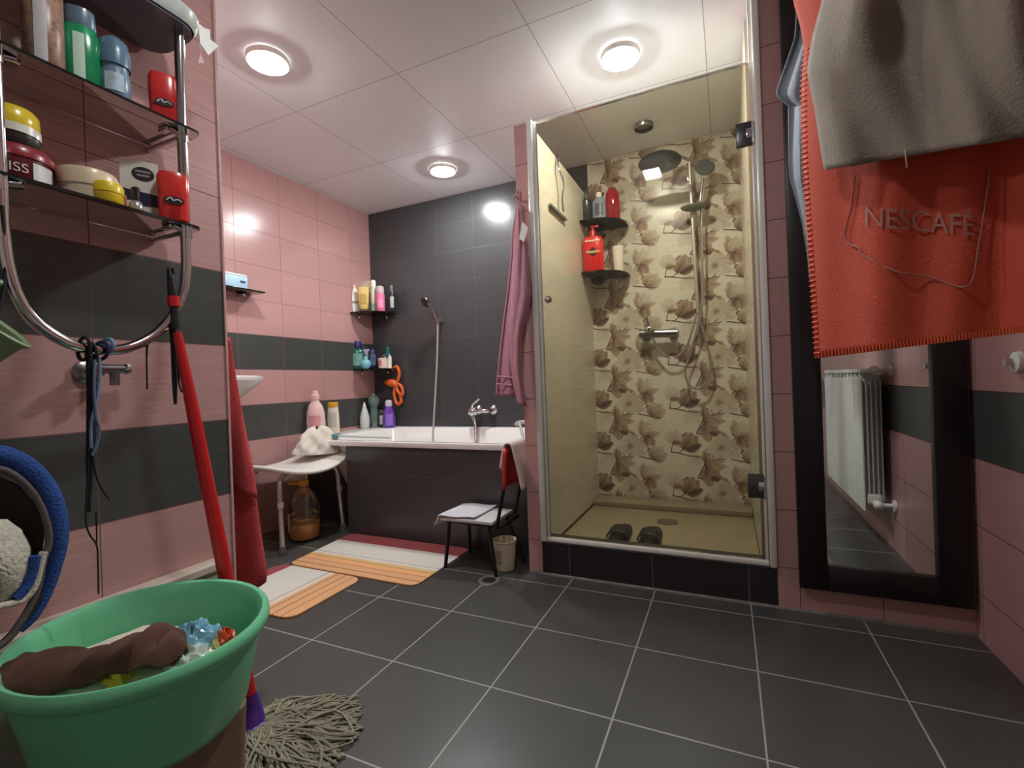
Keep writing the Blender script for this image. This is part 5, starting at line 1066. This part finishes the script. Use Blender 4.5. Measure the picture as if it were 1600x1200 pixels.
def disc(pix, dx, dome, n=10):
    P = [at(a_, b_, 'x', XX+dx) for a_, b_ in pix]; c_ = sum(P, Vector())/len(P); N_ = len(P)
    b = MB()
    def f(u, v):
        k = u*N_; j = int(k) % N_; p = P[j].lerp(P[(j+1) % N_], k-int(k)); q_ = c_.lerp(p, v)
        return q_+Vector((dome*(1-v*v), -dome*0.5*(1-v*v), 0))+Vector((0.0015*math.sin(q_.y*900)*math.sin(q_.z*800), 0, 0))
    b.grid(f, N_*4, n); return b
t.part('inner_fold', disc([(-60, 770), (-10, 742), (30, 758), (58, 792), (68, 830), (66, 880), (40, 930), (0, 950), (-60, 930)], 0.002, -0.02), M('lining_dark', (54, 46, 44), 0.8, bump=0.4), solid=0.002)  # dark cloth disc inside the pad's border
t.part('white_pile', disc([(-50, 830), (-20, 812), (10, 812), (32, 828), (47, 856), (48, 888), (34, 920), (10, 940), (-20, 944), (-50, 920)], 0.006, 0.03, 14), M('terry_white', (208, 204, 186), 0.95, bump=1.0, bscale=160, noise=0.12, nscale=120), solid=0.003)
t.part('blue_band', MB().tube(LP([(26, 935), (42, 915), (53, 890), (56, 868)], 0.014), 0.008, sub=4), blu)
t.part('white_band', MB().tube(LP([(-10, 949), (15, 944), (38, 936), (54, 915), (62, 885), (68, 862)], 0.016), 0.0055, sub=4), M('terry_white', (208, 204, 186)))
t.part('strap_tail', MB().tube(LP([(62, 930), (46, 955), (34, 970), (20, 990), (0, 1008), (-30, 1022)], 0.008), 0.006, sub=4), M('strap_dark', (50, 40, 36), 0.8))
t.part('hanging_cord', MB().tube([tuple(at(-45, 716, 'x', XX)), tuple(at(-40, 600, 'x', -1.09)), (RXX+0.006, 0.374, 1.02), (RXX+0.010, 0.374, 1.16)], 0.003, sub=4), blk)
t = Thing('plastic_scoop', 'pale green plastic dipper hanging at the left edge beside the chrome rail', 'dipper', tuple(at(0, 510, 'x', -1.04)))
gp = M('plastic_palegreen', (126, 150, 108), 0.4, noise=0.04)
c0 = at(-12, 505, 'x', -1.05)
ax_ = Vector((0.35, 0.50, 0.62)).normalized(); R_ = ax_.to_track_quat('Z', 'Y').to_matrix()
t.part('cup', MB().lathe([(0, -0.14), (0.036, -0.14), (0.040, -0.13), (0.050, -0.006), (0.055, -0.003), (0.056, 0.002), (0.051, 0.004), (0.046, 0.0), (0.036, -0.125), (0, -0.13)], tuple(c0), 40, rot=R_), gp)
t.part('handle', MB().tube([tuple(c0+R_@Vector((0.0, 0.05, -0.002))), tuple(c0+R_@Vector((-0.02, 0.075, -0.01))), (RXX+0.002, 0.372, 1.03)], 0.006, sub=4), gp)

# ------------------------------------------------------------------ towels
def strips(mb, f, nu, nv): return mb.grid(f, nu, nv)
# red towel on the return face of the near left wall
t = Thing('red_towel', 'long red towel hanging beside the corner of the near left wall', 'towel', (-1.33, 0.93, 0.25))
redm = M('terry_red', (186, 70, 72), 0.95, bump=0.7, bscale=260, noise=0.08)
sil = [(530, 358), (570, 364), (610, 372), (660, 382), (700, 391), (735, 399), (770, 403), (800, 407), (850, 414), (890, 420), (905, 419), (925, 408)]
def xr(py):
    for (a, b), (c_, d2) in zip(sil, sil[1:]):
        if py <= c_: return b+(d2-b)*(py-a)/(c_-a)
    return sil[-1][1]
def redpt(u, v, y0, pt, pb, lx, hem):
    py = pt+(pb(u)-pt)*v
    e = at(xr(py)-(0 if not hem else hem), py, 'y', y0)
    x1 = e.x; x0 = x1-lx*(0.12+0.88*min(1, v*1.4))
    a = PI*u
    x = x0+(x1-x0)*(0.5-0.5*math.cos(a)) ; y = y0+0.045*(0.15+0.85*min(1, v*1.6))*(-math.sin(a))+0.012*math.sin(u*9+v*3)*v
    return Vector((x, max(y, YN+0.004), e.z))
t.part('inner_layer', MB().grid(lambda u, v: redpt(u, v, 0.955, 532, lambda u_: 915-8*u_+18*math.sin(PI*u_), 0.19, 0), 20, 40), redm, solid=0.008)
t.part('outer_layer', MB().grid(lambda u, v: redpt(u, v, 0.945, 528, lambda u_: 700+78*u_**0.8, 0.17, -1), 20, 26), redm, solid=0.008)
tp_ = at(357, 528, 'y', 0.955)
t.part('hanging_loop', MB().tube([(tp_.x-0.012, 0.93, tp_.z-0.01), (tp_.x-0.02, 0.90, tp_.z+0.025), (tp_.x-0.03, 0.93, tp_.z-0.008)], 0.003, sub=4), redm)
t = Thing('wall_hook', 'small hook behind the top of the red towel', 'hook', (tp_.x-0.02, YN, tp_.z+0.02))
t.part('hook', MB().cyl((tp_.x-0.02, YN, tp_.z+0.018), (tp_.x-0.02, YN+0.045, tp_.z+0.018), 0.005).ell((tp_.x-0.02, YN+0.047, tp_.z+0.020), (0.008, 0.008, 0.008)), chrome)

# purple towel at the corner of the partition
t = Thing('purple_towel', 'mauve towel with a white tag hanging at the partition between bath and shower', 'towel', (-0.86, 1.87, 0.74))
mau = M('terry_mauve', (184, 132, 146), 0.95, bump=0.7, bscale=260, noise=0.06)
yl = 1.862
L0 = [(318, 808), (345, 803), (370, 800), (400, 799), (450, 794), (500, 787), (550, 781), (600, 776), (624, 775)]
R0 = [(318, 812), (345, 816), (380, 822), (420, 826), (460, 829), (490, 823), (530, 814), (580, 815), (634, 822)]
def lerp_t(T, py):
    for (a, b), (c_, d2) in zip(T, T[1:]):
        if py <= c_: return b+(d2-b)*(py-a)/(c_-a)
    return T[-1][1]
def mau1(u, v):     # back sheet, left part
    py = 318+(620-318)*v; a = lerp_t(L0, py); b = a+(lerp_t([(318, 812), (400, 812), (480, 808), (560, 806), (624, 812)], py)-a)
    p = at(a+(b-a)*u, py, 'y', yl+0.020+0.018*math.sin(u*PI*2.3+0.4)*min(1, v*2)); return p
def mau2(u, v):     # front fold
    py = 322+(634-322)*v; a = lerp_t([(318, 809), (360, 806), (430, 802), (500, 798), (560, 798), (600, 803), (640, 812)], py); b = lerp_t(R0, py)
    return at(a+(b-a)*u, py, 'y', yl-0.012-0.030*math.sin(PI*u)*min(1, v*2.5)+0.006*math.sin(u*12+v*5))
t.part('rear_fold', MB().grid(mau1, 16, 44), mau, solid=0.008)
t.part('front_fold', MB().grid(mau2, 16, 44), mau, solid=0.009)
t.part('hem_ribs', MB().tube([tuple(at(777+k*6, 588+0.6*k, 'y', yl+0.010-0.004*k)) for k in range(5)], 0.004, sub=3).tube([tuple(at(776.5+k*6, 600+0.6*k, 'y', yl+0.010-0.004*k)) for k in range(5)], 0.004, sub=3), mau)
t.part('care_tag', MB().poly([at(a_, b_, 'y', yl-0.055) for a_, b_ in ((816, 346), (825, 356), (819, 378), (811, 373))], (0, 0.002, 0)), M('tag_white', (232, 226, 222), 0.7), smooth=False)
t.part('hanging_loop', MB().tube([tuple(at(811, 322, 'y', yl)), tuple(at(807, 305, 'y', yl)), tuple(at(810, 296, 'y', yl)), tuple(at(812, 322, 'y', yl))], 0.0025, sub=5), mau)
hk_ = at(809, 302, 'y', yl)
t = Thing('wall_hook', 'tiny pink hook holding the mauve towel on the partition edge', 'hook', (PX0, Y1, hk_.z))
t.part('hook', MB().tube([(PX0+0.012, Y1, hk_.z-0.002), (PX0-0.004, Y1-0.02, hk_.z-0.006), (hk_.x, yl-0.004, hk_.z), (hk_.x, yl-0.012, hk_.z+0.010)], 0.004, sub=5).box((PX0+0.012, Y1-0.002, hk_.z+0.004), (0.016, 0.004, 0.04), bev=0.001), P_('hook_pink', (196, 150, 150)))

# big towels at the right, hanging from a rod
P0 = Vector((0.170, 1.150, 0)); P1 = Vector((0.550, 0.750, 0)); D_ = (P1-P0).normalized(); N_ = Vector((D_.y, -D_.x, 0))
if N_.y > 0: N_ = -N_
RODZ = 1.74
def pl(px, py, off=0.0):
    """point of the hanging plane (shifted off towards the room) at a pixel"""
    d = _f+_r*((px-800)/736.6)-_u*((py-600)/736.6); o_ = P0+N_*off
    k = (o_-CAMPOS).dot(N_)/d.dot(N_); return CAMPOS+d*k
def og_left(z):   # left edge of the orange towel in pixels by row
    return lerp_t([(-200, 1236), (0, 1240), (40, 1252), (80, 1258), (130, 1254), (180, 1254), (250, 1256), (350, 1262), (450, 1269), (560, 1276)], z)
def orange(u, v, off=0.0):
    py = lerp_t([(0, -130), (1, 560)], v); pyr = -130+643*v
    x0 = og_left(py); px = x0+(1650-x0)*u; py = py+(pyr-py)*u
    o_ = -0.075*math.exp(-u/0.055)+0.022*math.sin(u*8.0-1.0)*(0.6+0.4*v)*min(1, u*8)+0.010*math.sin(u*19+v*3)*min(1, u*6)
    return pl(px, py, o_+off)
orm = bpy.data.materials.new('terry_orange'); nt, N, L = nodes_of(orm)
out = N.new('ShaderNodeOutputMaterial'); b = N.new('ShaderNodeBsdfPrincipled'); tr = N.new('ShaderNodeBsdfTranslucent'); mx = N.new('ShaderNodeMixShader'); mx.inputs[0].default_value = 0.28
tc = N.new('ShaderNodeTexCoord'); nz = N.new('ShaderNodeTexNoise'); nz.inputs['Scale'].default_value = 300; L.new(tc.outputs['Object'], nz.inputs[0])
bp = N.new('ShaderNodeBump'); bp.inputs['Strength'].default_value = 0.6; bp.inputs['Distance'].default_value = 0.003; L.new(nz.outputs[0], bp.inputs['Height']); L.new(bp.outputs[0], b.inputs['Normal'])
b.inputs['Base Color'].default_value = lin((204, 86, 62))+(1,); b.inputs['Roughness'].default_value = 0.95; tr.inputs[0].default_value = lin((214, 82, 50))+(1,)
L.new(b.outputs[0], mx.inputs[1]); L.new(tr.outputs[0], mx.inputs[2]); L.new(mx.outputs[0], out.inputs[0])
t = Thing('orange_towel', 'large orange-red towel with stitched lettering hanging at the right', 'towel', tuple(P0+Vector((0, 0, 0.87))))
t.part('cloth', MB().grid(lambda u, v: orange(u, v), 60, 50), orm, solid=0.004)
# blanket-stitched edge
st = MB()
for k in range(60):
    v = 0.30+0.70*k/60; p = orange(0.0, v); st.tube([tuple(p-D_*0.003+N_*0.003), tuple(orange(0.018, v)+N_*0.004)], 0.0016, sub=1, n=5)
for k in range(70):
    u = k/70; st.tube([tuple(orange(u, 1.0)+N_*0.003), tuple(orange(u, 0.985)+N_*0.004)], 0.0016, sub=1, n=5)
t.part('edge_stitching', st, M('stitch_orange', (216, 96, 56), 0.9))
def on_towel(px, py, off):
    x0 = og_left(py); u = (px-x0)/(1650-x0)
    for _ in range(3):
        v = (py+130)/(690-47*u)
        x0 = og_left(-130+690*v); u = (px-x0)/(1650-x0)
    return orange(u, v, off)
lm = M('stitch_grey', (150, 104, 92), 0.9)
box = [(1336, 275), (1331, 320), (1320, 372), (1342, 388), (1350, 400), (1400, 424), (1450, 432), (1512, 447), (1530, 380), (1548, 262)]
t.part('stitched_outline', MB().tube([tuple(on_towel(a_, b_, 0.0075)) for a_, b_ in box], 0.0013, sub=6, n=6), lm)
tx = text('NESCAF\u00c9', 1.0, 0.0)
bmesh.ops.subdivide_edges(tx.bm, edges=tx.bm.edges[:], cuts=1)
xs = [v.co.x for v in tx.bm.verts]; ys = [v.co.y for v in tx.bm.verts if True]
x0_, x1_ = min(xs), max(xs)
for v in tx.bm.verts:
    k = (v.co.x-x0_)/(x1_-x0_); px = 1352+(1522-1352)*k; py = 340+14*k-v.co.y*46
    v.co = on_towel(px, py, 0.006)
t.part('lettering', tx, lm, smooth=False, recalc=False)
# grey-brown towel in front of it
def gtow(u, v):
    py = -130+396*v; pyr = -130+335*v
    x0 = lerp_t([(-200, 1290), (0, 1286), (60, 1270), (110, 1262), (170, 1274), (265, 1289)], py)
    px = x0+(1650-x0)*u; py = py+(pyr-py)*u
    k = min(1, u*7)
    o_ = 0.072-0.045*math.exp(-u/0.05)+0.020*math.sin(u*9+1.5*v)*k+0.012*math.sin(u*21-v*6)*k+0.012*(1-v)*math.sin(u*5+2)*k
    return pl(px, py, o_)
t = Thing('grey_towel', 'large taupe towel hanging over the top of the orange towel', 'towel', tuple(P0+N_*0.05+Vector((0.05, 0, 1.25))))
gm = M('terry_taupe', (130, 118, 105), 0.95, bump=0.5, bscale=220, noise=0.05)
t.part('cloth', MB().grid(gtow, 60, 40), gm, solid=0.004)
t.part('loose_thread', MB().tube([tuple(gtow(0.36, 0.97)+N_*0.006), tuple(gtow(0.36, 1.0)+N_*0.004+Vector((0, 0, -0.018)))], 0.001, sub=1, n=5), M('thread_pale', (190, 176, 160), 0.9))
# rod
t = Thing('towel_rod', 'metal rod above the frame that carries the two big towels', 'rod', (0.67, 0.62, RODZ))
ra = P0-D_*0.06; rb = P0+D_*0.735
t.part('rod', MB().cyl((ra.x, ra.y, RODZ), (rb.x, rb.y, RODZ), 0.010), alu)
t.part('ceiling_hanger', MB().cyl((ra.x+0.02, ra.y-0.02, RODZ), (ra.x+0.02, ra.y-0.02, H), 0.004), alu)
# blue-grey garment behind
t = Thing('grey_garment', 'thin blue-grey garment hanging behind the orange towel beside the mirror', 'garment', (0.22, 1.45, 1.1))
yg = 1.47
GL = [(-60, 1248), (0, 1246), (60, 1242), (100, 1228), (140, 1214), (152, 1214), (165, 1232), (250, 1232), (280, 1234), (300, 1240), (350, 1253), (400, 1262), (440, 1266)]
GR_ = [(-60, 1300), (440, 1288)]
def gar(u, v):
    py = -60+500*v; a = lerp_t(GL, py); b2 = lerp_t(GR_, py)
    return at(a+(b2-a)*u, py, 'y', yg+0.025*math.sin(u*6+v*4)+0.01*math.sin(u*15))
t.part('cloth', MB().grid(gar, 20, 60), M('fabric_bluegrey', (126, 134, 142), 0.85, bump=0.3, noise=0.05), solid=0.003)
hh_ = gar(0.5, 0.0)
t.part('hanger_cord', MB().cyl((hh_.x, hh_.y, hh_.z-0.01), (hh_.x, hh_.y, H), 0.003), alu)

# the sizes of the small things, settled against their shelves
SIZES = {'large red pump bottle': 1.36, 'white cream tube': 1.25, 'clear bottle at the left end': 1.25, 'dark patterned bottle': 1.15, 'blue-grey bottle with': 1.25, 'tall glossy red bottle': 1.1,
         'white oval bottle at the left end': 1.38, 'yellow cosmetic tube': 1.3, 'tall patterned beige refill': 1.25, 'slim pale green and white can': 1.25, 'pink and silver can': 1.28, 'slim black spray can': 1.25,
         'green bottle with dark blue cap': 1.35, 'lilac and white carton': 1.25, 'dark blue can on': 1.2, 'small round pale blue bottle': 1.35, 'white and pink cup': 1.05, 'small white flask': 1.2, 'teal green brush': 1.25,
         'slim white pump': 1.12, 'short black bottle': 1.1, 'purple bottle with': 1.12,
         'wide dark red hair mask': 1.13, 'small yellow and white jar': 1.1, 'wide pale cream jar': 1.1, 'white carton with a navy': 1.22, 'blue-grey roll-on': 1.32, 'tiny silver vial': 1.15}
for o in C.objects:
    l = o.get('label')
    if l:
        for k, f in SIZES.items():
            if l.startswith(k): o.scale = (f, f, f) if 'roll-on' not in k else (1.08, 1.08, 1.36)
